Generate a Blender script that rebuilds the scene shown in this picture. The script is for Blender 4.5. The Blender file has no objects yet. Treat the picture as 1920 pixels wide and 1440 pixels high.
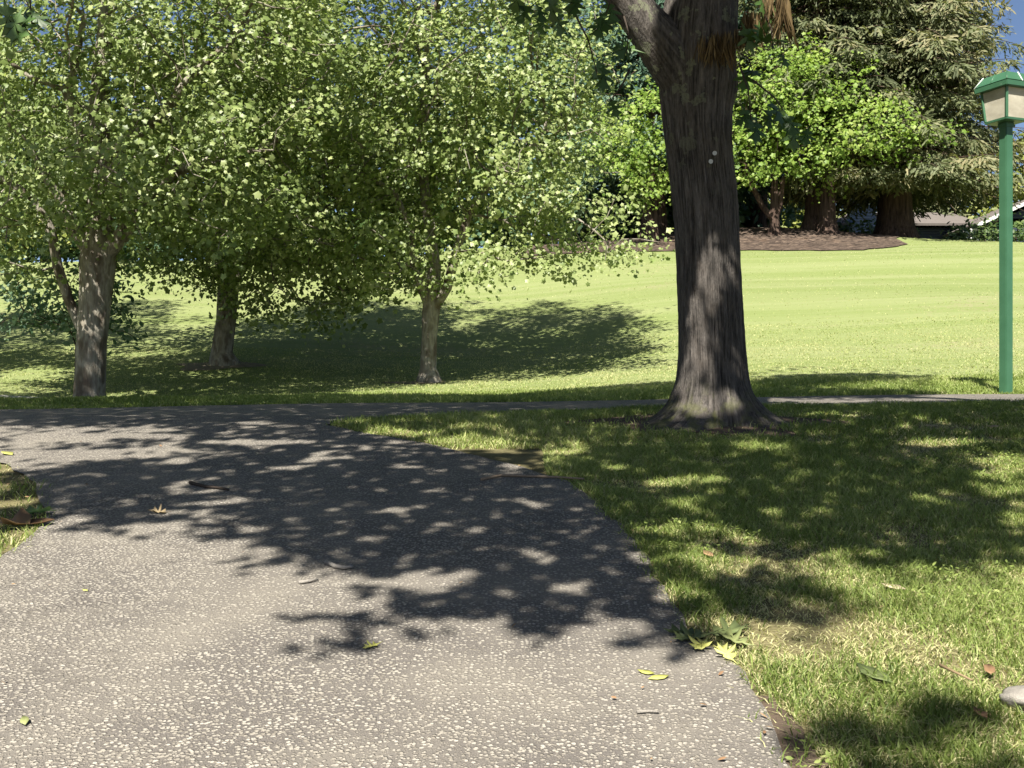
import bpy, bmesh, math, random
import numpy as np
from mathutils import Vector, Matrix, noise
from mathutils.geometry import delaunay_2d_cdt

random.seed(7); rng = np.random.default_rng(11)
sc = bpy.context.scene
C = sc.collection
# ---------------------------------------------------------------- camera
CAMZ, F = 1.2, 2000.0                       # eye height; focal length for a 1920 px wide picture
cam = bpy.data.cameras.new('camera'); co = bpy.data.objects.new('camera', cam); C.objects.link(co)
co.location = (0, 0, CAMZ); co.rotation_euler = (math.pi/2, 0, 0)
cam.sensor_width = 36; cam.lens = 36*F/1920; cam.clip_start = .05; cam.clip_end = 2000
sc.camera = co
# ---------------------------------------------------------------- light
SUN = Vector((-.25, -.85, 1.0)).normalized()
SH = np.array([.25, .85])                   # shadow offset per metre of height
w = bpy.data.worlds.new('World'); sc.world = w; w.use_nodes = True
nt = w.node_tree; nt.nodes.clear()
sky = nt.nodes.new('ShaderNodeTexSky'); sky.sky_type = 'NISHITA'; sky.sun_disc = False
sky.sun_elevation = math.asin(SUN.z); sky.sun_rotation = math.atan2(SUN.x, SUN.y)
sky.air_density = .6; sky.dust_density = .8; sky.ozone_density = 1.0
bg = nt.nodes.new('ShaderNodeBackground'); bg.inputs[1].default_value = .05
ow = nt.nodes.new('ShaderNodeOutputWorld')
nt.links.new(sky.outputs[0], bg.inputs[0]); nt.links.new(bg.outputs[0], ow.inputs[0])
sl = bpy.data.lights.new('sun', 'SUN'); sl.energy = 5.0; sl.angle = math.radians(.53); sl.color = (1, .95, .86)
so = bpy.data.objects.new('sun', sl); C.objects.link(so); so.rotation_euler = SUN.to_track_quat('Z', 'Y').to_euler()
so.location = (-10, -20, 40)
sc.view_settings.view_transform = 'Standard'; sc.view_settings.look = 'None'
sc.view_settings.exposure = 1.48; sc.view_settings.gamma = 1
sc.cycles.max_bounces = 8; sc.cycles.diffuse_bounces = 4; sc.cycles.transmission_bounces = 4
sc.cycles.use_denoising = True

# ---------------------------------------------------------------- helpers
def tag(o, label=None, cat=None, group=None, kind=None):
    if label: o['label'] = label
    if cat: o['category'] = cat
    if group: o['group'] = group
    if kind: o['kind'] = kind
    return o
def thing(name, label, cat, loc=(0, 0, 0), group=None):
    o = bpy.data.objects.new(name, None); C.objects.link(o); o.location = loc; o.empty_display_size = .2
    return tag(o, label, cat, group)
def link(name, me, parent=None, mat=None, smooth=False):
    o = bpy.data.objects.new(name, me); C.objects.link(o)
    if mat: me.materials.append(mat)
    if smooth: me.polygons.foreach_set('use_smooth', np.ones(len(me.polygons), bool))
    if parent:
        o.parent = parent
        o.matrix_parent_inverse = Matrix.Translation(parent.location).inverted() if parent.parent is None else Matrix()
    return o
def np_mesh(name, V, faces_flat, sizes, tint=None):
    me = bpy.data.meshes.new(name)
    V = np.asarray(V, np.float32); faces_flat = np.asarray(faces_flat, np.int32); sizes = np.asarray(sizes, np.int32)
    me.vertices.add(len(V)); me.vertices.foreach_set('co', V.ravel())
    me.loops.add(len(faces_flat)); me.loops.foreach_set('vertex_index', faces_flat)
    me.polygons.add(len(sizes))
    st = np.zeros(len(sizes), np.int32); st[1:] = np.cumsum(sizes)[:-1]
    me.polygons.foreach_set('loop_start', st)
    try: me.polygons.foreach_set('loop_total', sizes)
    except Exception: pass
    if tint is not None:
        a = me.attributes.new('tint', 'FLOAT', 'POINT'); a.data.foreach_set('value', np.asarray(tint, np.float32))
    me.update(calc_edges=True); me.validate()
    return me
def bm_obj(name, bm, mat, parent=None, smooth=False):
    me = bpy.data.meshes.new(name); bm.to_mesh(me); bm.free()
    return link(name, me, parent, mat, smooth)
def nrm(a): return a/np.maximum(np.linalg.norm(a, axis=-1, keepdims=True), 1e-9)
def poly_mask(px, py, poly):
    poly = np.asarray(poly, float); ins = np.zeros(px.shape, bool); n = len(poly); j = n-1
    for i in range(n):
        xi, yi = poly[i]; xj, yj = poly[j]
        c = ((yi > py) != (yj > py)) & (px < (xj-xi)*(py-yi)/(yj-yi+1e-12)+xi)
        ins ^= c; j = i
    return ins

# ---------------------------------------------------------------- terrain
TY = np.array([-40, 0, 4, 7, 8.7, 10, 11.2, 13, 15, 18, 20, 24, 28, 32, 36, 40, 46, 60, 130, 400.])
TX = np.array([-14, -6, -1, 5, 12.])
near = [-4.4, 0, .44, .77]
TZ = np.array([
  near+[.90, .91, .91, 1.01, .98, 1.22, 1.55, 2.40, 3.40, 4.45, 5.25, 5.6, 5.6, 5.6, 6.0, 6.0],
  near+[.92, .92, .925, 1.005, .93, 1.20, 1.55, 2.40, 3.40, 4.45, 5.35, 5.8, 5.8, 5.8, 6.0, 6.0],
  near+[.945, .98, 1.0, 1.04, 1.07, 1.22, 1.48, 2.40, 3.50, 4.65, 5.65, 6.2, 6.4, 6.4, 6.6, 6.6],
  near+[.965, 1.035, 1.085, 1.16, 1.30, 1.65, 2.00, 2.90, 3.88, 4.90, 5.75, 6.2, 6.4, 6.4, 6.8, 6.8],
  near+[.975, 1.05, 1.11, 1.22, 1.42, 1.85, 2.25, 3.15, 4.10, 5.10, 5.90, 6.35, 6.4, 6.4, 6.8, 6.8]])
def pchip_slopes(x, y):
    h = np.diff(x); d = np.diff(y)/h; m = np.zeros_like(y)
    for i in range(1, len(x)-1):
        if d[i-1]*d[i] > 0:
            w1 = 2*h[i]+h[i-1]; w2 = h[i]+2*h[i-1]; m[i] = (w1+w2)/(w1/d[i-1]+w2/d[i])
    m[0] = d[0]; m[-1] = d[-1]
    return m
TM = np.array([pchip_slopes(TY, r) for r in TZ])
def elev(X, Y):
    X = np.asarray(X, float); Y = np.asarray(Y, float); X, Y = np.broadcast_arrays(X, Y)
    y = np.clip(Y, TY[0], TY[-1]-1e-6); i = np.clip(np.searchsorted(TY, y, side='right')-1, 0, len(TY)-2)
    h = TY[i+1]-TY[i]; t = (y-TY[i])/h
    h00 = 2*t**3-3*t**2+1; h10 = t**3-2*t**2+t; h01 = -2*t**3+3*t**2; h11 = t**3-t**2
    cols = np.array([h00*TZ[k][i]+h10*h*TM[k][i]+h01*TZ[k][i+1]+h11*h*TM[k][i+1] for k in range(len(TX))])
    x = np.clip(X, TX[0], TX[-1]-1e-6); j = np.clip(np.searchsorted(TX, x, side='right')-1, 0, len(TX)-2)
    u = (x-TX[j])/(TX[j+1]-TX[j]); u = u*u*(3-2*u)
    z = np.take_along_axis(cols, j[None], 0)[0]*(1-u)+np.take_along_axis(cols, (j+1)[None], 0)[0]*u
    z = z+.75*np.exp(-((X-8.3)/5.2)**2-((Y-40.5)/3.6)**2)
    z = z+.05*np.exp(-((X-1.52)/.7)**2-((Y-8)/.7)**2)
    far = np.clip((Y-16)/10, 0, 1)
    z = z+far*.05*(np.sin(X*.45+Y*.2)+np.sin(Y*.8+X*.13))
    return z
def e1(x, y): return float(elev(x, y))
_Y = np.geomspace(.6, 200, 7000)
def ground(px, py):
    dx, dz = (px-960)/F, (720-py)/F
    d = elev(dx*_Y, _Y)-(CAMZ+dz*_Y)
    k = int(np.argmax(d > 0)) if (d > 0).any() else len(_Y)-1
    return np.array([dx*_Y[k], _Y[k], e1(dx*_Y[k], _Y[k])])
def at(px, py, Y): return np.array([(px-960)/F*Y, Y, CAMZ+(720-py)/F*Y])
def proj(X, Y, Z): return 960+F*X/Y, 720-F*(Z-CAMZ)/Y

# ---------------------------------------------------------------- node materials
class NT:
    def __init__(s, name):
        s.m = bpy.data.materials.new(name); s.m.use_nodes = True; s.t = s.m.node_tree; s.t.nodes.clear()
        s.out = s.n('OutputMaterial')
    def n(s, typ, **kw):
        nd = s.t.nodes.new('ShaderNode'+typ)
        for k, v in kw.items(): setattr(nd, k, v)
        return nd
    def set(s, nd, **kw):
        for k, v in kw.items():
            k = k.replace('_', ' ')
            if hasattr(v, 'links') or isinstance(v, bpy.types.NodeSocket): s.t.links.new(v, nd.inputs[k])
            else: nd.inputs[k].default_value = v
        return nd
    def l(s, a, b): s.t.links.new(a, b)
    def coord(s): return s.n('TexCoord').outputs['Object']
    def mapv(s, v, scale=(1, 1, 1)):
        m = s.n('Mapping'); s.l(v, m.inputs['Vector']); m.inputs['Scale'].default_value = scale; return m.outputs[0]
    def noise(s, v, scale, detail=4, rough=.6):
        nd = s.n('TexNoise'); s.l(v, nd.inputs['Vector']); nd.inputs['Scale'].default_value = scale
        nd.inputs['Detail'].default_value = detail; nd.inputs['Roughness'].default_value = rough; return nd.outputs['Fac']
    def voro(s, v, scale, feature='F1', out='Distance'):
        nd = s.n('TexVoronoi', feature=feature); s.l(v, nd.inputs['Vector']); nd.inputs['Scale'].default_value = scale; return nd.outputs[out]
    def ramp(s, f, *stops):
        r = s.n('ValToRGB'); s.l(f, r.inputs[0]); el = r.color_ramp.elements
        while len(el) < len(stops): el.new(.5)
        for e, (p, c) in zip(el, stops):
            e.position = p; e.color = (*c, 1) if not isinstance(c, (int, float)) else (c, c, c, 1)
        return r.outputs[0]
    def mix(s, f, a, b, mode='MIX'):
        m = s.n('Mix', data_type='RGBA', blend_type=mode)
        for k, v in ((0, f), (6, a), (7, b)):
            if isinstance(v, bpy.types.NodeSocket): s.l(v, m.inputs[k])
            elif k == 0: m.inputs[0].default_value = v
            else: m.inputs[k].default_value = (*v, 1)
        return m.outputs[2]
    def math(s, op, a, b=0.):
        m = s.n('Math', operation=op)
        for k, v in ((0, a), (1, b)):
            if isinstance(v, bpy.types.NodeSocket): s.l(v, m.inputs[k])
            else: m.inputs[k].default_value = v
        return m.outputs[0]
    def attr(s, name): return s.n('Attribute', attribute_name=name).outputs['Fac']
    def bsdf(s, col, rough=.8, spec=.3, bump=None, bstr=.5, bdist=.02):
        b = s.n('BsdfPrincipled')
        if isinstance(col, bpy.types.NodeSocket): s.l(col, b.inputs['Base Color'])
        else: b.inputs['Base Color'].default_value = (*col, 1)
        if isinstance(rough, bpy.types.NodeSocket): s.l(rough, b.inputs['Roughness'])
        else: b.inputs['Roughness'].default_value = rough
        b.inputs['Specular IOR Level'].default_value = spec
        if bump is not None:
            bp = s.n('Bump'); s.l(bump, bp.inputs['Height']); bp.inputs['Strength'].default_value = bstr; bp.inputs['Distance'].default_value = bdist
            s.l(bp.outputs[0], b.inputs['Normal'])
        return b.outputs[0]
    def end(s, sh): s.l(sh, s.out.inputs[0]); return s.m

def leaf_mat(name, dark, mid, light, trans=.35, rough=.5, spec=.35, tcol=None):
    t = NT(name); f = t.attr('tint')
    col = t.ramp(f, (0, dark), (.5, mid), (1, light))
    a = t.bsdf(col, rough, spec)
    tr = t.n('BsdfTranslucent'); t.l(t.mix(1, col, tcol or (1.15, 1.25, .6), 'MULTIPLY'), tr.inputs[0])
    mx = t.n('MixShader'); mx.inputs[0].default_value = trans; t.l(a, mx.inputs[1]); t.l(tr.outputs[0], mx.inputs[2])
    return t.end(mx.outputs[0])
def plain_mat(name, col, rough=.6, spec=.4, var=.25, scale=8, bstr=.15):
    t = NT(name); c = t.coord(); n1 = t.noise(c, scale, 6); n2 = t.noise(c, scale*9, 3)
    d = tuple(x*(1-var) for x in col); h = tuple(min(1, x*(1+var)) for x in col)
    base = t.ramp(t.mix(.4, n1, n2), (.3, d), (.7, h))
    return t.end(t.bsdf(base, rough, spec, n2, bstr, .01))

def make_lawn():
    t = NT('lawn_turf'); c = t.coord()
    st = t.noise(t.mapv(c, (.06, 1.3, .3)), 1.0, 5, .65)
    n1 = t.noise(c, .35, 4); n2 = t.noise(c, 9, 6, .7); n3 = t.noise(t.mapv(c, (1, 2.4, 1)), 45, 4, .7)
    g = t.ramp(n3, (.3, (.11, .155, .042)), (.5, (.155, .19, .066)), (.72, (.195, .215, .09)))
    g = t.mix(t.ramp(st, (.4, 0.), (.6, .45)), g, (.235, .25, .125))
    dry = t.ramp(t.mix(.5, t.noise(t.mapv(c, (.35, 1, 1)), .45, 6, .7), n2), (.55, 0.), (.66, .75))
    g = t.mix(dry, g, (.225, .195, .12))
    sep = t.n('SeparateXYZ'); t.l(c, sep.inputs[0])
    nearf = t.n('MapRange'); t.l(sep.outputs[1], nearf.inputs[0]); nearf.inputs[1].default_value = 9; nearf.inputs[2].default_value = 14
    nearf.inputs[3].default_value = 1; nearf.inputs[4].default_value = 0
    soil = t.ramp(t.mix(.5, n2, n3), (.3, (.055, .046, .026)), (.5, (.14, .125, .062)), (.7, (.27, .23, .125)))
    g = t.mix(nearf.outputs[0], g, soil)
    return t.end(t.bsdf(g, .95, .1, t.mix(.5, n3, n2), .6, .03))
def make_asphalt():
    t = NT('worn_asphalt'); c = t.coord()
    wob = t.n('TexNoise'); t.l(c, wob.inputs['Vector']); wob.inputs['Scale'].default_value = 60; wob.inputs['Detail'].default_value = 2
    v = t.n('VectorMath', operation='MULTIPLY_ADD'); t.l(wob.outputs['Color'], v.inputs[0]); v.inputs[1].default_value = (.008, .008, .008); t.l(c, v.inputs[2])
    v = v.outputs[0]
    d1 = t.voro(v, 74); c1 = t.n('SeparateColor'); t.l(t.voro(v, 74, out='Color'), c1.inputs[0])
    d2 = t.voro(v, 165); c2 = t.n('SeparateColor'); t.l(t.voro(v, 165, out='Color'), c2.inputs[0])
    sx = t.n('SeparateXYZ'); t.l(c, sx.inputs[0])
    big = t.math('ADD', t.noise(c, .55, 5, .62), t.math('MULTIPLY', sx.outputs[0], -.075))
    thr = t.ramp(big, (.38, .50), (.62, .03))              # how many stones the tar still hides
    s1 = t.math('MULTIPLY', t.math('GREATER_THAN', c1.outputs[0], thr), t.ramp(d1, (.36, 1.), (.52, 0.)))
    s2 = t.math('MULTIPLY', t.math('GREATER_THAN', c2.outputs[1], .45), t.ramp(d2, (.34, 1.), (.52, 0.)))
    stone = t.ramp(c1.outputs[2], (0, (.19, .17, .14)), (.5, (.30, .275, .23)), (1, (.38, .35, .30)))
    fine = t.ramp(c2.outputs[2], (0, (.12, .106, .09)), (1, (.27, .24, .20)))
    tar = t.ramp(t.noise(c, 220, 3), (.3, (.062, .056, .050)), (.7, (.14, .127, .114)))
    col = t.mix(s2, tar, fine); col = t.mix(s1, col, stone)
    seam = t.math('MULTIPLY', t.ramp(t.math('ABSOLUTE', t.math('SUBTRACT', t.noise(t.mapv(c, (1, 1, 1)), 1.1, 6, .62), .5)), (.0, 1.), (.006, 0.)), t.ramp(t.noise(c, .7, 2), (.5, 0.), (.56, .6)))
    col = t.mix(seam, col, (.05, .044, .04))
    dust = t.ramp(t.noise(c, 1.6, 5, .65), (.42, .04), (.66, .42))
    col = t.mix(dust, col, (.265, .24, .195))
    h = t.math('ADD', t.math('MULTIPLY', s1, 1.), t.math('MULTIPLY', s2, .5))
    h = t.math('ADD', h, t.math('MULTIPLY', t.noise(c, 300, 2), .3))
    return t.end(t.bsdf(col, .85, .25, h, .8, .006))
def make_oak_bark():
    t = NT('oak_bark'); c = t.coord()
    w1 = t.noise(t.mapv(c, (30, 30, 4.5)), 1, 6, .68); w2 = t.noise(t.mapv(c, (85, 85, 22)), 1, 4, .7)
    n = t.noise(c, 6, 5)
    fur = t.attr('tint')
    f = t.math('ADD', t.math('MULTIPLY', w1, .45), t.math('ADD', t.math('MULTIPLY', w2, .25), t.math('MULTIPLY', fur, .3)))
    col = t.ramp(f, (.3, (.010, .009, .008)), (.46, (.042, .038, .034)), (.6, (.11, .098, .087)), (.75, (.22, .195, .172)))
    col = t.mix(t.ramp(n, (.5, 0.), (.72, .4)), col, (.105, .085, .068))
    sep = t.n('SeparateXYZ'); t.l(c, sep.inputs[0])
    hi = t.n('MapRange'); t.l(sep.outputs[2], hi.inputs[0]); hi.inputs[1].default_value = 2.5; hi.inputs[2].default_value = 3.4
    lich = t.math('MULTIPLY', t.ramp(t.noise(c, 7.5, 4, .55), (.585, 0.), (.61, 1.)), hi.outputs[0])
    lich = t.math('MULTIPLY', lich, t.ramp(t.noise(c, 60, 3), (.36, .2), (.5, 1.)))
    col = t.mix(lich, col, (.15, .155, .105))
    lo = t.n('MapRange'); t.l(sep.outputs[2], lo.inputs[0]); lo.inputs[1].default_value = 1.25; lo.inputs[2].default_value = .95
    moss = t.math('MULTIPLY', lo.outputs[0], t.ramp(t.noise(c, 9, 5), (.46, 0.), (.62, .7)))
    col = t.mix(moss, col, (.11, .115, .045))
    return t.end(t.bsdf(col, .9, .15, t.math('ADD', w1, t.math('MULTIPLY', w2, .5)), .9, .03))
def make_plane_bark():
    t = NT('plane_bark'); c = t.coord()
    p = t.noise(t.mapv(c, (1, 1, .45)), 7, 3, .5); f = t.noise(t.mapv(c, (30, 30, 5)), 1, 5)
    col = t.ramp(p, (.36, (.11, .087, .064)), (.45, (.18, .157, .122)), (.55, (.29, .268, .22)), (.64, (.21, .185, .145)))
    col = t.mix(t.ramp(f, (.33, .6), (.5, 0.)), col, (.09, .075, .06))
    return t.end(t.bsdf(col, .85, .2, t.math('ADD', p, f), .8, .04))
def make_dark_bark():
    t = NT('redwood_bark'); c = t.coord()
    f = t.noise(t.mapv(c, (14, 14, 1)), 1, 5)
    col = t.ramp(f, (.3, (.022, .016, .013)), (.55, (.085, .058, .045)), (.75, (.15, .105, .08)))
    return t.end(t.bsdf(col, .95, .1, f, 1, .08))
def make_mulch():
    t = NT('bark_mulch'); c = t.coord()
    d = t.voro(t.mapv(c, (1, 1.7, 1)), 9, out='Color'); s = t.n('SeparateColor'); t.l(d, s.inputs[0]); n = t.noise(c, 1.2, 5)
    col = t.ramp(s.outputs[0], (0, (.026, .020, .016)), (.6, (.066, .049, .039)), (1, (.15, .112, .084)))
    col = t.mix(t.ramp(n, (.55, 0.), (.7, .5)), col, (.12, .08, .055))
    return t.end(t.bsdf(col, .95, .1, s.outputs[1], .7, .05))
def make_roof():
    t = NT('roof_shingle'); c = t.coord()
    b = t.n('TexBrick'); t.l(t.mapv(c, (1, 1, 1)), b.inputs['Vector']); b.inputs['Scale'].default_value = 3.2
    b.inputs['Color1'].default_value = (.15, .13, .118, 1); b.inputs['Color2'].default_value = (.11, .095, .088, 1); b.inputs['Mortar'].default_value = (.12, .1, .09, 1)
    b.inputs['Mortar Size'].default_value = .03
    col = t.mix(t.noise(c, 2, 5), b.outputs[0], (.14, .125, .112), 'MIX')
    return t.end(t.bsdf(col, .9, .15, b.outputs['Fac'], .4, .03))
def make_siding(name, col):
    t = NT(name); c = t.coord(); wv = t.n('TexWave', wave_type='BANDS', bands_direction='Z'); t.l(c, wv.inputs['Vector']); wv.inputs['Scale'].default_value = 2.2
    d = tuple(x*.6 for x in col)
    cc = t.ramp(wv.outputs['Fac'], (.05, d), (.2, col), (1, col))
    return t.end(t.bsdf(cc, .6, .3, wv.outputs['Fac'], .5, .03))
def make_green_paint():
    t = NT('green_paint'); c = t.coord(); n = t.noise(c, 4, 6, .65); n2 = t.noise(c, 55, 3)
    col = t.ramp(n, (.3, (.030, .092, .046)), (.7, (.042, .118, .062)))
    chip = t.ramp(t.noise(t.mapv(c, (9, 9, 5)), 1, 5, .7), (.68, 0.), (.7, .8))
    col = t.mix(chip, col, (.32, .36, .31))
    return t.end(t.bsdf(col, .42, .5, n2, .08, .004))
def make_pane():
    t = NT('lamp_pane'); c = t.coord(); n = t.noise(t.mapv(c, (4, 4, 9)), 1, 5)
    col = t.ramp(n, (.35, (.56, .52, .41)), (.65, (.74, .70, .58)))
    a = t.bsdf(col, .35, .4); tr = t.n('BsdfTranslucent'); t.l(col, tr.inputs[0])
    m = t.n('MixShader'); m.inputs[0].default_value = .5; t.l(a, m.inputs[1]); t.l(tr.outputs[0], m.inputs[2])
    return t.end(m.outputs[0])
def make_glass():
    t = NT('window_glass'); return t.end(t.bsdf((.02, .025, .03), .06, .6))

M = dict(
  lawn=make_lawn(), asphalt=make_asphalt(), oakbark=make_oak_bark(), planebark=make_plane_bark(), darkbark=make_dark_bark(),
  mulch=make_mulch(), roof=make_roof(), green=make_green_paint(), pane=make_pane(), glass=make_glass(),
  navy=make_siding('navy_siding', (.025, .035, .055)), bluegrey=make_siding('blue_siding', (.13, .17, .25)),
  white=plain_mat('white_trim', (.5, .5, .48), .5, .4, .1), seam=plain_mat('pale_seam', (.6, .66, .6), .6, .3, .1),
  concrete=plain_mat('pale_concrete', (.42, .40, .36), .9, .2, .15, 5), stone=plain_mat('pale_stone', (.25, .23, .20), .9, .2, .3, 30, .6),
  tagm=plain_mat('tag_disc', (.4, .41, .4), .35, .5, .1), soil=plain_mat('bare_soil', (.10, .075, .055), .95, .1, .4, 20, .8),
  drysoil=plain_mat('dry_soil', (.20, .165, .12), .95, .1, .4, 9, .8),
  grass=leaf_mat('grass_blade', (.09, .135, .024), (.25, .31, .085), (.54, .49, .28), .33, .55, .3),
  plane=leaf_mat('plane_leaf', (.095, .14, .032), (.205, .27, .085), (.36, .405, .175), .42, .45, .45, (1.15, 1.2, .75)),
  oak=leaf_mat('oak_leaf', (.03, .065, .014), (.055, .105, .022), (.12, .17, .04), .08, .45, .35),
  maple=leaf_mat('maple_leaf', (.085, .15, .022), (.175, .265, .042), (.30, .37, .095), .4, .5, .3),
  redwood=leaf_mat('redwood_needle', (.06, .072, .032), (.125, .145, .068), (.235, .21, .115), .25, .6, .25),
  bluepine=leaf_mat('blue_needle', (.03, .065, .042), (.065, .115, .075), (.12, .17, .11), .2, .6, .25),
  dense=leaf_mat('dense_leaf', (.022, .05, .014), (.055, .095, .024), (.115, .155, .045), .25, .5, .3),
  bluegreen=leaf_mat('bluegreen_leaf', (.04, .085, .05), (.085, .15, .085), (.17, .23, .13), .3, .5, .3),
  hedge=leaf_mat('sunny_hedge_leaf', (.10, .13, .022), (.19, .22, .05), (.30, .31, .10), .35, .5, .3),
  withered=leaf_mat('withered_leaf', (.05, .033, .015), (.12, .082, .038), (.2, .145, .07), .15, .7, .2),
  tanleaf=leaf_mat('tan_leaf', (.22, .16, .09), (.38, .3, .18), (.5, .42, .28), .1, .7, .2),
  brownleaf=leaf_mat('brown_leaf', (.10, .06, .035), (.22, .13, .07), (.36, .24, .13), .1, .7, .2),
  yellowleaf=leaf_mat('yellow_leaf', (.3, .3, .06), (.45, .45, .12), (.55, .55, .2), .2, .6, .3),
  greenleaf=leaf_mat('fallen_green_leaf', (.07, .10, .04), (.16, .19, .07), (.34, .36, .15), .15, .55, .3),
  twig=plain_mat('twig_bark', (.22, .17, .12), .9, .1, .3, 60), darktwig=plain_mat('dark_twig', (.05, .04, .032), .9, .1, .3, 60),
)

# ---------------------------------------------------------------- leaves and branches
def fan(outline, bend=.25):
    V = [(0, 0, .03)]+[(x, y, -bend*(x*x*1.6+y*y*.6)) for x, y in outline]
    n = len(outline); Fc = [(0, 1+i, 1+(i+1) % n) for i in range(n)]
    return np.array(V), np.array(Fc)
def polar(lst): return [(r*math.cos(math.radians(a)), r*math.sin(math.radians(a))) for a, r in lst]
LEAF5 = fan(polar([(270, .25), (325, .46), (352, .34), (32, .58), (62, .40), (90, .64), (118, .40), (148, .58), (188, .34), (215, .46)]))
LEAF_OAK = fan([(.0, -.6), (.06, -.32), (.26, -.30), (.10, -.12), (.38, .06), (.12, .14), (.30, .40), (.08, .38), (0, .66),
                (-.08, .38), (-.30, .40), (-.12, .14), (-.38, .06), (-.10, -.12), (-.26, -.30), (-.06, -.32)], .35)
_half = [(.03, -.40), (.05, -.30), (.17, -.27), (.27, -.20), (.17, -.16), (.05, -.15), (.06, -.05), (.20, .00), (.33, .04), (.42, .13), (.30, .15), (.22, .14), (.07, .12), (.07, .24), (.17, .29), (.28, .40), (.16, .38), (.06, .42)]
LEAF_RED = fan([(0, -.72)]+_half+[(0, .62)]+[(-x*.93, y+.02) for x, y in _half[::-1]], .35)
LEAF_OVAL = fan([(0, -.5), (.22, -.15), (.2, .2), (0, .55), (-.2, .2), (-.22, -.15)], .3)
LEAF_BIG = fan([(0, -.45), (.3, -.3), (.42, .05), (.2, .2), (.12, .5), (-.16, .46), (-.2, .22), (-.42, .1), (-.28, -.25)], .3)
SPRAY = (np.array([(0, 0, 0), (.13, .3, -.02), (.05, .55, -.06), (.1, .8, -.14), (0, 1, -.24), (-.1, .75, -.14), (-.05, .5, -.06), (-.13, .25, -.02)]),
         np.array([(0, 1, 2), (0, 2, 6), (0, 6, 7), (2, 3, 4), (2, 4, 6), (4, 5, 6)]))
STRIP = (SPRAY[0]*np.array([.3, 1, 1]), SPRAY[1])
def scatter(name, tmpl, P, N, S, mat, parent, tint, D=None):
    TV, TF = tmpl; n = len(P)
    P = np.asarray(P); N = nrm(np.asarray(N)); S = np.broadcast_to(np.asarray(S, float), (n,))
    if D is None: D = rng.normal(size=(n, 3))
    u = nrm(np.cross(D, N)); v = np.cross(N, u)
    V = P[:, None]+S[:, None, None]*(TV[None, :, :1]*u[:, None]+TV[None, :, 1:2]*v[:, None]+TV[None, :, 2:]*N[:, None])
    Fc = (TF[None]+(np.arange(n)*len(TV))[:, None, None]).reshape(-1)
    me = np_mesh(name, V.reshape(-1, 3), Fc, np.full(n*len(TF), 3), np.repeat(tint, len(TV)))
    return link(name, me, parent, mat)

class Skel:
    def __init__(s): s.P = []; s.par = []; s.fix = []
    def line(s, pts, radii, start=-1):
        p = start
        for q, r in zip(pts, radii):
            s.P.append(np.asarray(q, float)); s.par.append(p); s.fix.append(r); p = len(s.P)-1
        return p
    def grow(s, A, step=.3, kill=.35, iters=140, seeds=None, up=.05):
        A = np.asarray(A, float); P = np.array(s.P); idx = np.arange(len(P)) if seeds is None else np.asarray(seeds)
        D = np.linalg.norm(A[:, None]-P[None, idx], axis=2); ni = idx[D.argmin(1)]; nd = D.min(1)
        kids = {}
        for it in range(iters):
            al = nd > kill
            A, ni, nd = A[al], ni[al], nd[al]
            if len(A) == 0: break
            newP, newI = [], []
            for k in np.unique(ni):
                if kids.get(k, 0) >= 3 and random.random() < .6: pass
                sel = A[ni == k]; d = nrm(sel-s.P[k]).mean(0)
                if np.linalg.norm(d) < .15: d = sel[0]-s.P[k]
                d = d/np.linalg.norm(d)+rng.normal(size=3)*.13+np.array([0, 0, up]); d /= np.linalg.norm(d)
                if kids.get(k, 0): d = d+rng.normal(size=3)*.25; d /= np.linalg.norm(d)
                st = min(step, max(.5*step, float(np.linalg.norm(sel-s.P[k], axis=1).min())))
                q = s.P[k]+d*st
                s.P.append(q); s.par.append(int(k)); s.fix.append(None); kids[k] = kids.get(k, 0)+1
                newP.append(q); newI.append(len(s.P)-1)
            if not newP: break
            D = np.linalg.norm(A[:, None]-np.array(newP)[None], axis=2); m = D.min(1); b = m < nd
            nd = np.where(b, m, nd); ni = np.where(b, np.array(newI)[D.argmin(1)], ni)
    def radii(s, tip=.0075, e=2.2, cap=.75):
        n = len(s.P); acc = np.zeros(n); ch = [[] for _ in range(n)]
        for i in range(n):
            if s.par[i] >= 0: ch[s.par[i]].append(i)
        for i in range(n-1, -1, -1):
            acc[i] = sum(acc[c] for c in ch[i]) if ch[i] else tip**e
        R = acc**(1/e)
        for i in range(n):
            if s.fix[i] is not None: R[i] = s.fix[i]
            elif s.par[i] >= 0:
                p = s.par[i]; R[i] = min(R[i], R[p]*(cap if s.fix[p] is not None else .97))
        s.R = R; s.ch = ch; return R
    def mesh(s, name, skip=0, jitter=0.):
        V, Fq = [], []; n0 = 0; P, R, ch = s.P, s.R, s.ch
        roots = [i for i in range(len(P)) if s.par[i] < 0]; stack = [(r, None) for r in roots]
        while stack:
            i, fr = stack.pop(); chain = [] if fr is None else [fr]
            k = i
            while True:
                chain.append(k)
                if not ch[k]: break
                c = max(ch[k], key=lambda j: R[j])
                for o in ch[k]:
                    if o != c: stack.append((o, k))
                k = c
            if len(chain) < 2: continue
            pts = np.array([P[j] for j in chain]); rad = np.array([R[j] for j in chain])
            if fr is not None: rad[0] = min(rad[0], rad[1]*1.25)
            v, f = tube(pts, rad, 12 if rad.max() > .09 else (7 if rad.max() > .03 else 4))
            V.append(v); Fq.append(f+n0); n0 += len(v)
        V = np.concatenate(V); Fq = np.concatenate(Fq)
        return np_mesh(name, V, Fq.ravel(), np.full(len(Fq), 4))
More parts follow.
